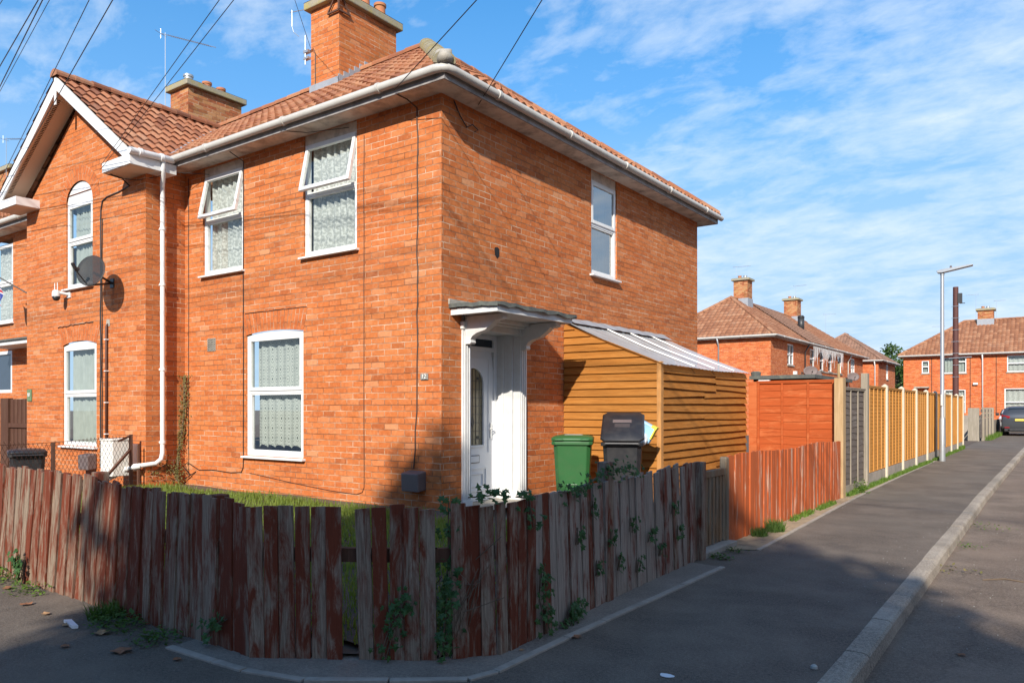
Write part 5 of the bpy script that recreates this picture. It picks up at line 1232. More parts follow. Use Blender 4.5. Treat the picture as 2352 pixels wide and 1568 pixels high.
# ================================================================= background houses
def bg_house(name, label, x0, x1, y0, y1, ez, pitch, windows_f=(), windows_s=(), ridge='y', tm='tiles_far', wm='brick_far', ov=.32, chim=(), pipes_f=(), pipes_s=(), hip_lo=True, hip_hi=True):
    """box house; front wall faces -Y at y0, side wall faces +X at x1"""
    H = thing(name, ((x0+x1)/2, (y0+y1)/2, 0), label, 'house', 'brick houses')
    fh = [(a, b_, c, d) for a, b_, c, d, *_ in windows_f]; sh_ = [(a, b_, c, d) for a, b_, c, d, *_ in windows_s]
    mb = MB(); wall(mb, frame((0,y0,0), UX, FY), x0, x1, -.02, ez, fh); wall(mb, frame((x1,0,0), (0,1,0), (1,0,0)), y0, y1, -.02, ez, sh_)
    mb.add([(x0,y1,0),(x1,y1,0),(x1,y1,ez),(x0,y1,ez)], [(0,3,2,1)]); mb.add([(x0,y0,0),(x0,y1,0),(x0,y1,ez),(x0,y0,ez)], [(0,1,2,3)]); mb.build('wall', MT[wm], H)
    def win(M, a, b_, c, d, kind='v'):
        q = MB(M); t = .07; ring(q, a, b_, c, d, t, -.10, -.02)
        if kind == 'h': q.box((a+t,-.10,c+(d-c)*.52-.04),(b_-t,-.03,c+(d-c)*.52+.04))
        elif kind == 'v2': q.box(((a+b_)/2-.05,-.10,c+t),((a+b_)/2+.05,-.03,d-t)); q.box(((a+b_)/2+.05,-.10,c+(d-c)*.68),(b_-t,-.03,c+(d-c)*.68+.07))
        elif kind == 'x': q.box(((a+b_)/2-.045,-.10,c+t),((a+b_)/2+.045,-.03,d-t)); q.box((a+t,-.10,(c+d)/2-.045),(b_-t,-.03,(c+d)/2+.045))
        f = q.build('window', MT['white_pvc'], H)
        q = MB(M); q.box((a-.05,-.02,c-.08),(b_+.05,.06,c-.0)); q.build('sill', MT['cement'], f)
        q = MB(M); q.quad((a+t,-.08,c+t),(b_-t,-.08,c+t),(b_-t,-.08,d-t),(a+t,-.08,d-t)); q.build('pane', MT['glass'], f)
        curtain(M, a+.08, b_-.08, c+.1, d-.1, -.22, 'curtain_floral' if kind == 'h' and b_-a > 1.2 else 'curtain_voile', f, 6, .02, 0, int(abs(a*7)) % 50)
        q = MB(M); q.box((a,-1.2,c),(b_,-1.18,d)); q.build('room_back', MT['room'], f)
    for a in windows_f: win(frame((0,y0,0), UX, FY), *a)
    for a in windows_s: win(frame((x1,0,0), (0,1,0), (1,0,0)), *a)
    X0, X1, Y0, Y1 = x0-ov, x1+ov, y0-ov, y1+ov; zb = ez+.12
    q = MB(); q.add([(X0,Y0,ez),(X1,Y0,ez),(X1,Y1,ez),(X0,Y1,ez)], [(0,1,2,3)]); q.build('soffit', MT['soffit'], H)
    q = MB(); q.box((X0,Y0-.02,ez-.01),(X1+.02,Y0,zb)); q.box((X1,Y0,ez-.01),(X1+.02,Y1,zb)); q.build('fascia', MT['fascia_dirty'], H)
    gutter('gutter', [(X0,Y0-.07,ez+.09),(X1+.07,Y0-.07,ez+.09),(X1+.07,Y1,ez+.09)], H, 'gutter_white', .055, joints=3)
    tp = math.tan(pitch)
    if ridge == 'y': hw = (X1-X0)/2
    else: hw = (Y1-Y0)/2
    rz_ = zb+hw*tp; L = hw/math.cos(pitch); kw = dict(nu=4, wave=.27, course=.33, amp=.03, step=.03)
    if ridge == 'y':
        ra, rb = Y0+(hw if hip_lo else 0), Y1-(hw if hip_hi else 0); xc = (X0+X1)/2
        tiled('roof_tiles', (X1,Y0,zb), (0,1,0), (-1,0,tp), Y1-Y0, L, tm, H, clips=([((X1,Y0,0),(-1,-1,0))] if hip_lo else [])+([((X1,Y1,0),(-1,1,0))] if hip_hi else []), **kw)
        if hip_lo: tiled('roof_tiles', (X0,Y0,zb), (1,0,0), (0,1,tp), X1-X0, L, tm, H, clips=[((X1,Y0,0),(1,1,0)), ((X0,Y0,0),(-1,1,0))], **kw)
        q = MB(); q.add([(X0,Y0,zb),(X0,Y1,zb),(xc,rb,rz_),(xc,ra,rz_)], [(0,1,2,3)]); q.add([(X0,Y1,zb),(X1,Y1,zb),(xc,rb,rz_)], [(0,1,2)]); q.build('roof_slope', MT[tm], H)
        ridge_tiles('ridge_tiles', (xc,ra,rz_+.03), (xc,rb,rz_+.03), tm, H)
        if hip_lo: ridge_tiles('ridge_tiles', (X1,Y0,zb+.05), (xc,ra,rz_+.03), tm, H); ridge_tiles('ridge_tiles', (X0,Y0,zb+.05), (xc,ra,rz_+.03), tm, H)
    else:
        yc = (Y0+Y1)/2; ra, rb = X0+hw, X1-hw
        tiled('roof_tiles', (X0,Y0,zb), (1,0,0), (0,1,tp), X1-X0, L, tm, H, clips=[((X0,Y0,0),(-1,1,0)), ((X1,Y0,0),(1,1,0))], **kw)
        q = MB(); q.add([(X0,Y1,zb),(X1,Y1,zb),(rb,yc,rz_),(ra,yc,rz_)], [(0,1,2,3)]); q.add([(X0,Y0,zb),(X0,Y1,zb),(ra,yc,rz_)], [(0,2,1)]); q.add([(X1,Y0,zb),(X1,Y1,zb),(rb,yc,rz_)], [(0,1,2)]); q.build('roof_slope', MT[tm], H)
        ridge_tiles('ridge_tiles', (ra,yc,rz_+.03), (rb,yc,rz_+.03), tm, H); ridge_tiles('ridge_tiles', (X0,Y0,zb+.05), (ra,yc,rz_+.03), tm, H)
    for (cx, cy, w_, d_, zt, n_) in chim:
        c = chimney(H, cx-w_/2, cy-d_/2, cx+w_/2, cy+d_/2, zb, zt, 'brick_old', 'cement_lichen', pots=[(cx-.2*(n_-1)/2+.2*k*1.6-.1, cy+.1*k, .22, ('terracotta','galv')[k % 2]) for k in range(n_)], over=.13, cap=.13)
        zr_ = rz_-.02; q = MB(); q.box((cx-w_/2-.04,cy-d_/2-.04,zr_-.5),(cx+w_/2+.04,cy+d_/2+.04,zr_+.08)); q.build('lead_flashing', MT['lead'], c)
    for (x, m_) in pipes_f: q = MB(); q.tube([(x,y0-.35,ez+.05),(x,y0-.08,ez-.35),(x,y0-.06,0)], .045, 8); q.build('downpipe', MT[m_], H, smooth=True)
    for (y, m_) in pipes_s: q = MB(); q.tube([(x1+.36,y,ez+.05),(x1+.08,y,ez-.45),(x1+.06,y,0)], .045, 8); q.build('downpipe', MT[m_], H, smooth=True)
    return H
PT = math.atan(.72)
hA = bg_house('terraced_house', 'long brick terrace with hipped roof and two chimneys behind the fences, middle distance', -20.4, -13.3, 43.4, 67.8, 5.55, PT,
    windows_f=[(-20.2,-18.75,4.05,5.4,'x')], windows_s=[(46.6,47.9,4.15,5.4,'x'),(51.6,52.7,4.1,5.4,'h'),(54.1,55.1,4.1,5.4,'h'),(56.4,57.4,4.1,5.4,'h'),(59.2,60.3,4.1,5.4,'h'),(63.4,64.8,4.1,5.4,'x')],
    chim=[(-16.6,48.4,.9,.9,9.65,2),(-16.8,60.2,1.0,1.0,9.75,2)], pipes_f=[(-16.3,'galv')], pipes_s=[(50.2,'black_metal'),(62.2,'gutter_white')])
tiled('retiled_slope', (-12.93,50.2,5.70), (0,1,0), (-1,0,.72), 6.2, 4.75, 'tiles_brown', hA, nu=4, wave=.30, amp=.03, step=.04)
q = MB(); q.box((-13.31,51.4,3.98),(-13.24,60.5,4.06)); q.build('string_course', MT['cement'], hA)
q = MB(); q.tube([(-14.9,55.5,6.9),(-14.9,55.5,7.9)], .22, 10); q.tube([(-14.9,55.5,7.9),(-14.9,55.5,8.05)], [.26,.16], 10); q.build('flue', MT['black_metal'], hA, smooth=True)
hB = bg_house('brick_house', 'small distant brick house with brown hipped roof left of the tree', -19.5, -12.7, 71.0, 79, 5.5, PT, windows_s=[(74.6,75.6,4.1,5.4,'x')], tm='tiles_brown', pipes_f=[(-12.95,'white_pvc')])
hC = bg_house('brick_house', 'wide brick house across the street end with orange lichen on its roof', -10.1, 14.5, 66.6, 74.2, 5.5, math.atan(.68),
    windows_f=[(-8.83,-8.33,4.25,5.2,'h'),(-7.38,-5.85,4.2,5.4,'v2'),(-7.3,-5.9,1.0,2.95,'h'),(-3.28,-1.4,4.2,5.4,'h'),(-3.44,-1.2,.9,3.0,'h')], ridge='x', chim=[(-4.85,70.3,1.05,1.0,9.15,2)], pipes_f=[(-4.81,'white_pvc')])
q = MB(); q.box((-9.3,66.56,3.1),(-8.3,66.0,3.2)); q.build('porch_roof', MT['cement'], hC)
for x in (-8.15,-5.6,-3.95): q = MB(); q.tube([(x,66.58,0),(x,66.58,5.4)], .022, 5); q.build('cable_run', MT['brown_cable'], hC)
q = MB(); q.box((-5.4,66.4,3.3),(-5.1,66.6,3.44)); g_ = q.build('floodlight', MT['white_pvc']); tag(g_, 'white floodlight on the house wall across the street end', 'light')
g = thing('icicle_lights', (-12.85,54,5.5), 'unlit white icicle light strings hanging from the terrace gutter', 'string lights'); q = MB(); r = random.Random(2)
for k in range(70): y = 50.8+8.2*k/70; L = r.uniform(.15, .9)*(1+.5*math.sin(k*.3)); q.tube([(-12.86,y,5.5),(-12.86+r.uniform(-.03,.03),y,5.5-L)], .009, 3); 
q.build('strands', MT['white_pvc'], g)
for (x, y, z, lab) in ((-13.0,49.6,3.85,'small satellite dish on the terrace side wall, nearest one'),(-13.0,50.7,3.6,'lower satellite dish on the terrace side wall by the black downpipe'),(-13.0,61.6,3.9,'satellite dish on the terrace side wall by the white downpipe')):
    dish((x+.25,y,z), (.6,-1,.2), .38, lab, (-13.29,y,z-.1), m='meter_grey', seg=16)
q = MB(); q.box((-13.3,47.8,3.6),(-13.1,48.0,3.8)); tag(q.build('floodlight', MT['white_pvc']), 'white floodlight on the terrace wall under its first window', 'light')
for (b0, b1, dr_, L_, lab) in (((-16.9,48.0,9.5),(-16.9,48.0,10.6),(1,.2,0),.9,'aerial on the nearer terrace chimney'), ((-16.5,60,9.7),(-16.5,60,10.9),(1,0,0),.8,'aerial over the farther terrace chimney'), ((-5.5,70,8.4),(-5.5,70,10.5),(-1,0,0),.7,'taller aerial on the chimney of the end house'), ((-4.15,70,8.2),(-4.15,70,9.9),(1,0,0),.6,'shorter aerial on the chimney of the end house'), ((-16.0,67,7.5),(-16,67,9.4),(1,.3,0),.8,'aerial behind the far end of the terrace roof'), ((-8.0,72,6.5),(-8.0,72,8.35),(-1,0,0),.8,'aerial behind the left hip of the end house')):
    yagi(b0, b1, dr_, L_, lab, ne=7, el=.35)

# ================================================================= street furniture
g = thing('street_lamp', (-2.86,25.6,0), 'grey metal street lamp with flat head at the tan fence', 'street lamp')
q = MB(); q.tube([(-2.86,25.6,0),(-2.86,25.6,1.22),(-2.86,25.6,1.30),(-2.86,25.6,5.45)], [.082,.082,.056,.050], 16); q.tube([(-2.86,25.6,5.45),(-2.86,25.6,5.50)], .06, 12); q.build('column', MT['galv'], g, smooth=True, autos=30)
q = MB(); M = Matrix.Translation((-2.86,25.6,5.55)) @ Matrix.Rotation(R(8),4,'Y') if False else Matrix.Translation((-2.86,25.6,5.54)); q.M = M
q.prism([(-.12,-.11,-.03),(-.14,-.11,.03),(-.05,-.11,.06),(.70,-.11,.14),(.78,-.11,.13),(.76,-.11,.10),(.0,-.11,-.035)], (0,.22,0)); q.build('lamp_head', MT['galv'], g, bevel=.01)
q = MB(M); q.lathe([(.03,.06),(.03,.12),(.02,.13)], 10, (.22,0,.03)); q.build('photocell', MT['meter_grey'], g)
q = MB(); q.box((-2.78,25.55,.45),(-2.775,25.66,.75)); q.build('inspection_door', MT['galv'], g)
q = MB(Matrix.Translation((0,0,0))); q.box((-2.89,25.505,1.62),(-2.83,25.52,1.95)); q.build('number_sticker', MT['label_white'], g)
g = thing('telegraph_pole', (-4.8,40.0,0), 'dark brown wooden telegraph pole behind the street lamp', 'telegraph pole')
uu = (2195-1176)/1758.0; tt = 40.5; fx, fy = -.58377, .81192
PX, PY = fx*tt+uu*tt*.81192, fy*tt+uu*tt*.58377
g.location = (PX, PY, 0); ORG[g.name] = Vector((PX,PY,0))
q = MB(); q.tube([(PX,PY,0),(PX,PY,7.95)], [.155,.13], 12); q.build('pole', MT['pole_brown'], g, smooth=True, autos=40)
q = MB(); q.box((PX+.10,PY-.12,7.1),(PX+.30,PY+.12,7.6)); q.tube([(PX+.2,PY-.2,7.05),(PX+.45,PY-.2,7.05)],.02,6); q.build('junction_box', MT['black_metal'], g)
q = MB()
for k in range(7): z = 3.2+k*.62; q = MB(); q.tube([(PX-.2,PY-.13,z),(PX+.2,PY-.13,z)], .014, 5); q.build('step', MT['galv'], g)
q = MB(); q.tube([(PX-.3,PY-.16,4.18),(PX+.75,PY-.16,4.22)], .025, 5); q.build('bracket', MT['galv'], g)

# ================================================================= cars
def car(name, label, loc, rz, body_m, L=4.7, W=1.88, Hh=1.68, mpv=True, back=True):
    root = thing(name, (0,0,0), label, 'car', 'parked cars'); w_ = W/2
    # side profile (y from rear 0 to front L), z ; stations with half-width at lower / waist / roof
    prof = [(0.02,.42,.62,.90,1.02),(.12,.30,.90,1.18,1.32),(.45,.22,.95,1.30,Hh-.06),(1.0,.2,.96,1.34,Hh),(2.2,.2,.94,1.36,Hh),(2.95,.2,.93,1.34,Hh-.08),(3.6,.22,.93,1.2,1.16),(4.3,.25,.84,1.0,.98),(4.62,.34,.70,.82,.84)] if mpv else \
           [(0.02,.42,.62,.86,.98),(.15,.28,.86,1.1,1.2),(.8,.22,.92,1.2,Hh-.04),(1.6,.2,.94,1.22,Hh),(2.4,.2,.93,1.2,Hh-.04),(3.2,.22,.92,1.05,1.06),(4.1,.25,.86,.95,.95),(4.45,.34,.66,.78,.8)]
    q = MB(); vs = []; n = 12
    for (y, zb_, zs_, zw, zt_) in prof:
        y = y*L/4.65
        k = .80 if zt_ > 1.3 else .92; e = .90 if y < .1 or y > L*.97 else 1.0
        ring_ = [(-w_*.86*e,zb_),(-w_*.98*e,zb_+.12),(-w_*e,zs_*.8),(-w_*.97*e,zw*.98),(-w_*k*e,zt_-.06),(-w_*.66*e*k,zt_)]
        ring_ = ring_+[(-a, b_) for a, b_ in ring_[::-1]]
        vs += [(a, y, b_) for a, b_ in ring_]
    m_ = len(prof); q.add(vs, [(i*n+j, i*n+(j+1) % n, (i+1)*n+(j+1) % n, (i+1)*n+j) for i in range(m_-1) for j in range(n)]+[tuple(range(n))[::-1], tuple(range((m_-1)*n, m_*n))])
    b = q.build('body', MT[body_m], root, smooth=True); sm_ = b.modifiers.new('sub', 'SUBSURF'); sm_.levels = 2; sm_.render_levels = 2
    def part(nm, mm, fn, bv=0, par=None): q = MB(); fn(q); return q.build(nm, MT[mm], par or root, bevel=bv)
    zt = Hh
    if mpv: part('rear_window', 'car_glass', lambda q: q.prism([(-.66,.13,1.16),(.66,.13,1.16),(.56,.40,zt-.13),(-.56,.40,zt-.13)], (0,-.02,.006)))
    part('windscreen', 'car_glass', lambda q: q.prism([(-.70,L*.745,1.20),(.70,L*.745,1.20),(.58,L*.64,zt-.12),(-.58,L*.64,zt-.12)] if mpv else [(-.72,L*.70,1.06),(.72,L*.70,1.06),(.60,L*.55,zt-.08),(-.60,L*.55,zt-.08)], (0,.03,.02)))
    for s_ in (-1, 1):
        part('side_window', 'car_glass', lambda q: q.prism([(s_*w_*.955,.6,1.14),(s_*w_*.955,3.3 if mpv else 3.0,1.12),(s_*w_*.83,2.75 if mpv else 2.3,zt-.14),(s_*w_*.83,.75 if mpv else 1.2,zt-.14)], (s_*.015,0,0)))
        part('wing_mirror', 'black_plastic', lambda q: q.box((s_*(w_-.02),3.05,1.08),(s_*(w_+.18),3.2,1.26)), .03)
        for y in (.85, L-.9):
            wl = part('wheel', 'rubber', lambda q: q.tube([(s_*(w_-.22),y,.33),(s_*(w_+.005),y,.33)], .33, 24), .02); part('rim', 'chrome', lambda q: q.tube([(s_*(w_-.05),y,.33),(s_*(w_+.012),y,.33)], [.22,.20], 16), 0, wl)
        part('rear_light', 'lamp_red', lambda q: q.prism([(s_*w_*.97,.20,.98),(s_*w_*.97,.10,1.18),(s_*w_*.52,.015,1.10),(s_*w_*.55,.0,1.0)], (0,-.02,.0)) , .01)
        part('headlight', 'chrome', lambda q: q.prism([(s_*w_*.95,L-.35,.72),(s_*w_*.95,L-.42,.86),(s_*w_*.55,L-.10,.84),(s_*w_*.58,L-.06,.72)], (0,.04,.01)), .01)
        part('exhaust', 'chrome', lambda q: q.tube([(s_*.55,-.02,.30),(s_*.55,.2,.30)], .05, 10))
    part('rear_bumper', 'black_plastic', lambda q: q.box((-w_*.82,-.02,.24),(w_*.82,.1,.42)), .03)
    part('number_plate', 'plate_yellow' if back else 'label_white', lambda q: q.box((-.26,-.03,.84),(.26,-.005,.95)) if back else q.box((-.26,L-.03,.5),(.26,L+.02,.61)))
    part('chrome_strip', 'chrome', lambda q: q.box((-.45,-.015,.99),(.45,.02,1.01)))
    part('reflector', 'lamp_red', lambda q: (q.box((-w_*.8,-.01,.45),(-w_*.55,.06,.49)), q.box((w_*.55,-.01,.45),(w_*.8,.06,.49))))
    root.location = loc; root.rotation_euler = (0,0,rz); return root
car('people_carrier', 'dark grey people carrier seen from behind, parked half on the pavement', (-1.88,51.0,0), R(0), 'car_grey')
car('parked_car', 'white car facing the camera, half hidden behind the dark grey people carrier', (-2.5,63.5,-.02), R(180), 'car_white', L=4.5, Hh=1.62, mpv=False, back=False)

# ================================================================= overhead cables
PF_ = (-.58377,.81192)
def ray(px, py): u = (px-1176)/1758.0; return Vector((PF_[0]+u*PF_[1], PF_[1]-u*PF_[0], -(py-937)/1758.0))
pole = Vector((11.2,-.9,8.2))
def wire(A, px, py, label, r_=.006, dz=0.0):
    """from its anchor on a house through the air towards the pole across the street"""
    A = Vector(A); d1 = ray(px, py); o = Vector((0,0,1.55)); d2 = (pole-A).normalized()
    w0 = o-A; a = d1.dot(d1); b_ = d1.dot(d2); c = 1.0; d = d1.dot(w0); e = d2.dot(w0); den = a*c-b_*b_
    t = (b_*e-c*d)/den; B = o+d1*max(t, 1.5); dd_ = (B-A); E = A+dd_*(max((pole-A).length, dd_.length*1.15)/dd_.length)
    pts = []
    for k in range(25):
        s_ = k/24; p = A+(E-A)*s_; pts.append(p)
    return cable(pts, r_, 'black_cable', label, 5, 'overhead wires from the houses', 'overhead_wire', 'wire')
wire((-6.95,7.08,5.62), 1095, 0, 'overhead wire to the front eaves near the house corner')
wire((-6.3,8.0,5.58), 1245, 0, 'overhead wire to the side eaves, rightmost of all')
wire((-11.45,9.45,8.3), 677, 0, 'overhead wire passing left of the tall chimney', .0045)
wire((-12.95,6.32,5.50), 537, 0, 'overhead wire over the mossy chimney to the white eaves box, right one of the pair', .0045)
wire((-12.92,6.31,5.56), 504, 0, 'overhead wire over the mossy chimney to the white eaves box, left one of the pair', .0045)
wire((-17.3,6.30,5.4), 259, 0, 'overhead wire crossing the gable peak')
wire((-20.5,7.1,5.5), 205, 0, 'thin overhead wire left of the gable peak', .005)
wire((-24,7.0,5.6), 114, 0, 'faint overhead wire high at the left', .004)
wire((-28,8,5.5), 98, 0, 'right one of the two thick overhead wires at the top left corner', .007)
wire((-30,8,6.0), 88, 0, 'left one of the two thick overhead wires at the top left corner', .007)
wire((-34,8,7.0), 6, 0, 'overhead wire at the extreme top left corner', .0045)
g = thing('telegraph_pole', (11.2,-.9,0), 'wooden telegraph pole across the street carrying the overhead wires', 'telegraph pole')
q = MB(); q.tube([(11.2,-.9,-.1),(11.2,-.9,8.5)], [.16,.12], 12); q.build('pole', MT['pole_brown'], g)
for k, (yy_, z0) in enumerate(((.6,8.0),(.45,8.3),(.9,7.2))):
    cable([(-30+60*i/24, yy_, z0-1.0*(1-(2*i/24-1)**2)*.25) for i in range(25)], .006, 'black_cable', 'power line along the side street high over the pavement, '+('lower', 'upper', 'lowest')[k], 5, 'power lines along the side street', 'power_line', 'wire')

# ================================================================= trees
def crown(name, parent, c, rad, n, size, seed, m='leaf', clumps=40, cs=.33):
    r = random.Random(seed); C_ = []
    for k in range(clumps):
        while True:
            p = Vector((r.uniform(-1,1), r.uniform(-1,1), r.uniform(-1,1)))
            if .25 < p.length < 1: break
        C_.append((p*.82, cs*r.uniform(.6, 1.25)))
    q = MB(); vs = []; fs = []
    for i in range(n):
        cc, cr_ = C_[r.randrange(clumps)]; v = Vector((r.gauss(0,1), r.gauss(0,1), r.gauss(0,1))).normalized()*cr_*r.random()**.4
        p = cc+v; p = Vector((c[0]+p.x*rad[0], c[1]+p.y*rad[1], c[2]+p.z*rad[2]))
        a = Vector((r.gauss(0,1), r.gauss(0,1), r.gauss(0,1))).normalized(); b_ = a.orthogonal().normalized(); e = a.cross(b_); s_ = size*r.uniform(.6, 1.4); k = len(vs)
        vs += [p-b_*s_*.5, p+e*s_*.3, p+b_*s_*.5, p-e*s_*.3]; fs.append((k, k+1, k+2, k+3))
    q.v = vs; q.f = fs; return q.build(name, MT[m], parent)
def tree(loc, h, rad, label, n, size, seed, name='tree', m='leaf', grp='trees', trunk=.2, clumps=40, lift=0, cs=.33):
    root = thing(name, loc, label, 'tree', grp); x, y, z = loc; r = random.Random(seed); cz = h-rad[2]+lift
    q = MB(); q.tube([(x,y,z),(x+.05,y,z+cz*.4),(x-.05,y+.05,z+cz*.8),(x,y,z+h*.8)], [trunk,trunk*.8,trunk*.6,trunk*.15], 10)
    for k in range(9):
        a = r.uniform(0, 6.28); z0 = z+cz*r.uniform(.55, 1.0); e = (x+math.cos(a)*rad[0]*.7, y+math.sin(a)*rad[1]*.7, z0+rad[2]*r.uniform(.2, .9)); q.tube([(x,y,z0), ((x+e[0])/2,(y+e[1])/2,z0+(e[2]-z0)*.6), e], [trunk*.4,trunk*.25,.02], 6)
    q.build('trunk', MT['bark'], root); crown('crown', root, (x,y,z+cz), rad, n, size, seed, m, clumps, cs); return root
tree((-14.6,92,0), 8.6, (4.2,3,3.6), 'bushy green tree between the two distant brick houses', 9000, .30, 41)
tree((-13.2,66.5,0), 3.4, (2.4,1.2,1.0), 'purplish shrub top showing over the tan fence', 1500, .16, 42, 'shrub', 'dry_vine', 'trees', .06, 14)
# street trees on the opposite corner, behind the camera
tree((3.3,-10,-.1), 11.9, (3.85,2.6,3.45), 'large broad street tree on the opposite corner casting shade over the picket fence', 42000, .26, 43, 'street_tree', 'leaf', 'street trees on the opposite corner', .28, 60, 0, .42)
tree((8.9,-10.5,-.1), 9.6, (2.6,2.0,2.4), 'smaller street tree beside the large one on the opposite corner', 10000, .26, 44, 'street_tree', 'leaf', 'street trees on the opposite corner', .2, 34, 0, .33)

tree((1.5,-10.4,-.1), 12.9, (1.5,1.2,1.8), 'slim tall tree in front of the broad street tree on the opposite corner', 2700, .22, 45, 'street_tree', 'leaf', 'street trees on the opposite corner', .14, 20, .0, .36)
# unseen terraces, added behind and beside the camera to block the low sky
bg_house('brick_house', 'unseen long brick terrace across the street on the right, added to block low sky', 10.5, 18.5, 1, 46, 5.55, PT)
bg_house('brick_house', 'unseen brick terrace added across the side street behind the camera to block low sky', -34, 16, -24.5, -16.5, 5.55, PT, ridge='x')
# ================================================================= climbing plants
def ivy_leaf(vs, fs, p, nrm, up, s_):
    nrm = nrm.normalized(); a = up.cross(nrm).normalized(); b_ = nrm.cross(a).normalized(); k = len(vs)
    sh_ = [(0,-.35),(.35,-.40),(.22,-.05),(.55,.05),(.22,.25),(0,.65),(-.22,.25),(-.55,.05),(-.22,-.05),(-.35,-.40)]
    vs.append(p+nrm*.006)
    for u, v in sh_: vs.append(p+a*u*s_+b_*v*s_)
    fs.extend((k, k+1+i, k+1+(i+1) % 10) for i in range(10))
def ivy(path, n, spread, size, label, seed, nrm=(.6,-.8,.15), m='ivy_leaf', name='ivy', grp='ivy on the picket fence', cat='climbing plant', stem=.004, off=.05, depth=.04):
    r = random.Random(seed); P = [Vector(p) for p in path]; f, tot = along(path); root = thing(name, path[0], label, cat, grp); nrm = Vector(nrm).normalized()
    vs, fs = [], []
    for i in range(n):
        s_ = tot*r.random(); p, d = f(s_); side_ = nrm.cross(Vector((0,0,1))).normalized(); q_ = p+side_*r.gauss(0, spread)+Vector((0,0,r.gauss(0, spread*.8)))+nrm*(off+r.uniform(0, depth))
        nn = (nrm+Vector((r.uniform(-.7,.7), r.uniform(-.7,.7), r.uniform(-.2,.8)))).normalized(); up = Vector((r.uniform(-.8,.8), r.uniform(-.8,.8), -1 if r.random() < .7 else 1)); ivy_leaf(vs, fs, q_, nn, up, size*r.uniform(.55, 1.3))
    q = MB(); q.v = vs; q.f = fs; q.build('leaves', MT[m], root)
    q = MB()
    for k in range(3):
        pts = [p+nrm*(off*.6)+Vector((r.uniform(-.02,.02), r.uniform(-.02,.02), 0)) for p in P]; q.tube(pts, stem, 5)
    q.build('stem', MT['twig'], root); return root
x0, y0 = -3.02, 3.66
g2, _ = ff(gap2)
ivy([(g2.x,g2.y,.02),(g2.x-.02,g2.y,.3),(g2.x,g2.y+.02,.6),(g2.x+.02,g2.y+.02,.98)], 120, .04, .045, 'ivy filling the wide gap at the corner of the picket fence', 1, depth=.02, off=-.02)
def fpt(s_, z): p, d = ff(s_); return (p.x, p.y, z)
sR = L2
ivy([fpt(L2-.75,.02), fpt(L2-.66,.28), fpt(L2-.60,.42)], 50, .04, .042, 'ivy low on the red pickets left of the corner gap', 2, (.62,-.78,.1))
ivy([fpt(L2-.38,.03), fpt(L2-.36,.2), fpt(L2-.33,.55)], 45, .03, .05, 'thin ivy strand on the pickets just left of the corner gap', 3, (.62,-.78,.1))
ivy([fpt(L2+.5,.02), fpt(L2+.45,.25), fpt(L2+.42,.48)], 60, .045, .042, 'dark ivy cluster low on the first grey pickets right of the corner', 4, (1,-.1,.1))
ivy([fpt(L2+.75,.02), fpt(L2+.95,.10)], 60, .05, .05, 'ivy creeping along the ground at the right-hand pickets', 5, (1,-.1,.1))
ivy([fpt(L2+.7,.95), fpt(L2+1.0,.93), fpt(L2+1.35,1.0), fpt(L2+1.75,1.05), fpt(L2+2.05,.98)], 150, .045, .036, 'ivy trailing over the top of the right-hand pickets before the bins', 6, (1,-.2,.4))
ivy([fpt(L2+.15,.97), fpt(L2+.3,.94), fpt(L2+.33,.75)], 22, .04, .045, 'bright ivy shoot over the picket tops below the white door', 7, (1,-.4,.4))
ivy([fpt(L2-.22,.99), fpt(L2-.05,1.0), fpt(L2+.05,.98)], 26, .035, .05, 'leafy ivy shoots above the corner gap in front of the brick corner', 8, (1,-.6,.4))
r = random.Random(77)
for k, (s_, z) in enumerate(((.95,.55),(1.2,.72),(1.3,.25),(1.55,.45),(1.72,.22),(1.95,.5),(2.1,.14),(2.35,.36),(2.55,.2),(2.85,.55),(3.0,.3))):
    ivy([fpt(L2+s_,z), fpt(L2+s_+.03,z+.12)], 14, .022, .042, 'small ivy sprig on the right-hand grey pickets, %s' % ('nearest the corner','high near the corner','low near the corner','at mid height','low in the first half','centre of the run','by the ground at the centre','mid height past the centre','low past the centre','high near the gate','last before the gate')[k], 90+k, (1,-.1,.1), grp='ivy sprigs on the right-hand pickets')
ivy([(-7.45,2.98,.05),(-7.4,2.98,.25)], 40, .05, .06, 'ivy sprig on the sunlit pickets at the far left', 9, (0,-1,.1))
ivy([(-4.6,2.93,.05),(-4.35,2.93,.2)], 26, .05, .05, 'few ivy leaves at the foot of the pickets by the edging stones', 10, (0,-1,.1))
ivy([(-12.30,7.3,.3),(-12.36,7.36,.8),(-12.3,7.40,1.2),(-12.28,7.42,1.6),(-12.27,7.43,2.1)], 520, .05, .028, 'half-dead creeper climbing the corner between the two houses', 12, (.5,-1,.1), 'dry_vine', 'creeper', 'creeper on the brick walls', stem=.012, off=.02)
ivy([(-12.3,7.35,.35),(-12.36,7.1,.6),(-12.36,6.85,.45)], 260, .10, .028, 'dry creeper spreading low across the side of the gabled house', 13, (1,-.3,.1), 'dry_vine', 'creeper', 'creeper on the brick walls', stem=.008, off=.02)
q = MB(); r = random.Random(9)
for k in range(26):
    a = Vector((g2.x+r.uniform(-.12,.12), g2.y+r.uniform(.0,.15), r.uniform(0,.3))); q.tube([a, a+Vector((r.uniform(-.15,.15), r.uniform(-.05,.1), r.uniform(.1,.3))), a+Vector((r.uniform(-.25,.25), r.uniform(-.05,.1), r.uniform(.2,.6)))], .003, 4)
tag(q.build('bramble_twigs', MT['twig']), 'tangled dead twigs behind the corner gap of the picket fence', 'twigs')
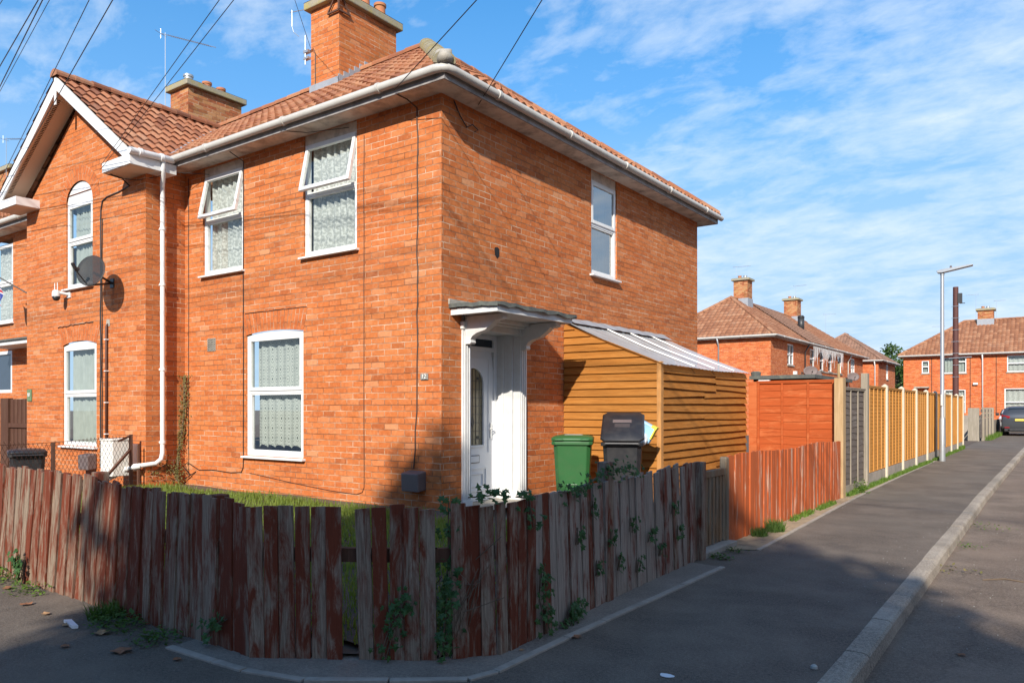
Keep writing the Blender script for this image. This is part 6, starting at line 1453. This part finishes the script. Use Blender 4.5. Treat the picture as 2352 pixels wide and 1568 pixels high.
# the dark log lying behind the pickets
# ================================================================= leaves and litter
def dead_leaf(x, y, z, s_, rz, m, label, seed, grp='fallen leaves on the pavement'):
    r = random.Random(seed); q = MB(); n = 11; vs = [(0,0,.012*s_/.08)]
    for i in range(n):
        t = 2*math.pi*i/n; rad = s_*(.55+.45*abs(math.sin(t*2.5+seed))); vs.append((rad*math.cos(t), rad*.8*math.sin(t), .006+s_*.25*abs(math.sin(t*1.5+seed))*r.uniform(.5,1)))
    q.add(vs, [(0, 1+i, 1+(i+1) % n) for i in range(n)]); o = q.build('dead_leaf', MT[m]); o.location = (x, y, z); o.rotation_euler = (0, 0, rz); return tag(o, label, 'leaf', grp)
LV = [(-7.35,2.80,.075,'leaf_brown','dry brown leaf in the sunlit weeds at the far left fence foot'),(-6.62,2.66,.07,'leaf_brown','dark curled leaf just beyond the sunlit strip at the left'),(-6.2,2.62,.055,'leaf_tan','tan leaf left of the white litter scrap'),(-5.75,2.58,.06,'leaf_tan','tan leaf touching the white litter scrap'),(-5.35,2.62,.085,'leaf_tan','large tan leaf beside the shaded grass tuft'),(-5.25,2.34,.05,'leaf_brown','small brown leaf on the tarmac in front of the shaded tuft'),(-4.85,2.50,.10,'leaf_brown','largest brown leaf lying on the tarmac before the edging stones'),(-4.42,2.62,.045,'leaf_brown','small upright leaf where the edging stones begin'),(-2.66,4.45,.055,'leaf_brown','curled brown leaf on the edging stones in front of the right-hand pickets'),(-2.97,7.75,.05,'leaf_brown','rust-brown leaf at the foot of the gate'),(-2.80,4.0,.03,'leaf_tan','tiny tan leaf on the concrete strip near the corner'),(-.55,5.9,.045,'leaf_brown','brown leaf on the road near the kerb')]
for k, (x, y, s_, m_, lab) in enumerate(LV): dead_leaf(x, y, -.1 if x > -.9 else .003, s_*.8, k*1.7, m_, lab, k+1)
q = MB(); q.prism([(-5.86,2.60,.004),(-5.64,2.56,.004),(-5.62,2.59,.004),(-5.83,2.64,.004)], (0,0,.02)); tag(q.build('litter', MT['bag_white']), 'crumpled white litter scrap at the left fence foot', 'litter', 'litter')
q = MB(); n = 10; q.prism([(-1.86+.045*math.cos(6.28*i/n)*(1+.2*math.sin(i*2)), 4.12+.03*math.sin(6.28*i/n), .003) for i in range(n)], (0,0,.003)); tag(q.build('chewing_gum', MT['bag_white']), 'pale flattened blob on the dark pavement near the kerb', 'litter', 'litter')
q = MB(); q.lathe([(.0,0),(.022,.003),(.02,.018),(.008,.026)], 7, (-1.20,4.75,0)); tag(q.build('pebble', MT['stone']), 'small grey pebble on the pavement at the kerb edge', 'stone', 'loose stones')
r = random.Random(50); base_ = None
for k in range(150):
    if k < 80: x, y, z = -.90+abs(r.gauss(0,.45)), r.uniform(5, 15), -.098
    elif k < 120: x, y, z = r.uniform(-1.6,-1.15), r.uniform(6, 12), .002
    else: x, y, z = r.uniform(-3.05,-2.75), r.uniform(9.5, 14), .01
    if base_ is None:
        q = MB(); q.lathe([(.0,0),(.006,.001),(.005,.004),(.002,.006)], 6); o = q.build('pebble', MT['stone']); tag(o, 'tiny pale pebble of the loose grit by the kerb and the red fence', 'stone', 'loose grit'); base_ = o
    else: o = base_.copy(); COL.objects.link(o)
    o.location = (x, y, z); s_ = r.uniform(.5, 1.5); s_ *= .62; o.scale = (s_, s_*r.uniform(.6,1.2), s_); o.rotation_euler = (0,0,r.uniform(0,6))
q = MB(); q.tube([(-.62,8.6,-.095),(-.45,8.75,-.09),(-.3,8.72,-.095)], .006, 5); tag(q.build('twig', MT['twig']), 'short dry twig on the road by the kerb', 'twig')
print('done')
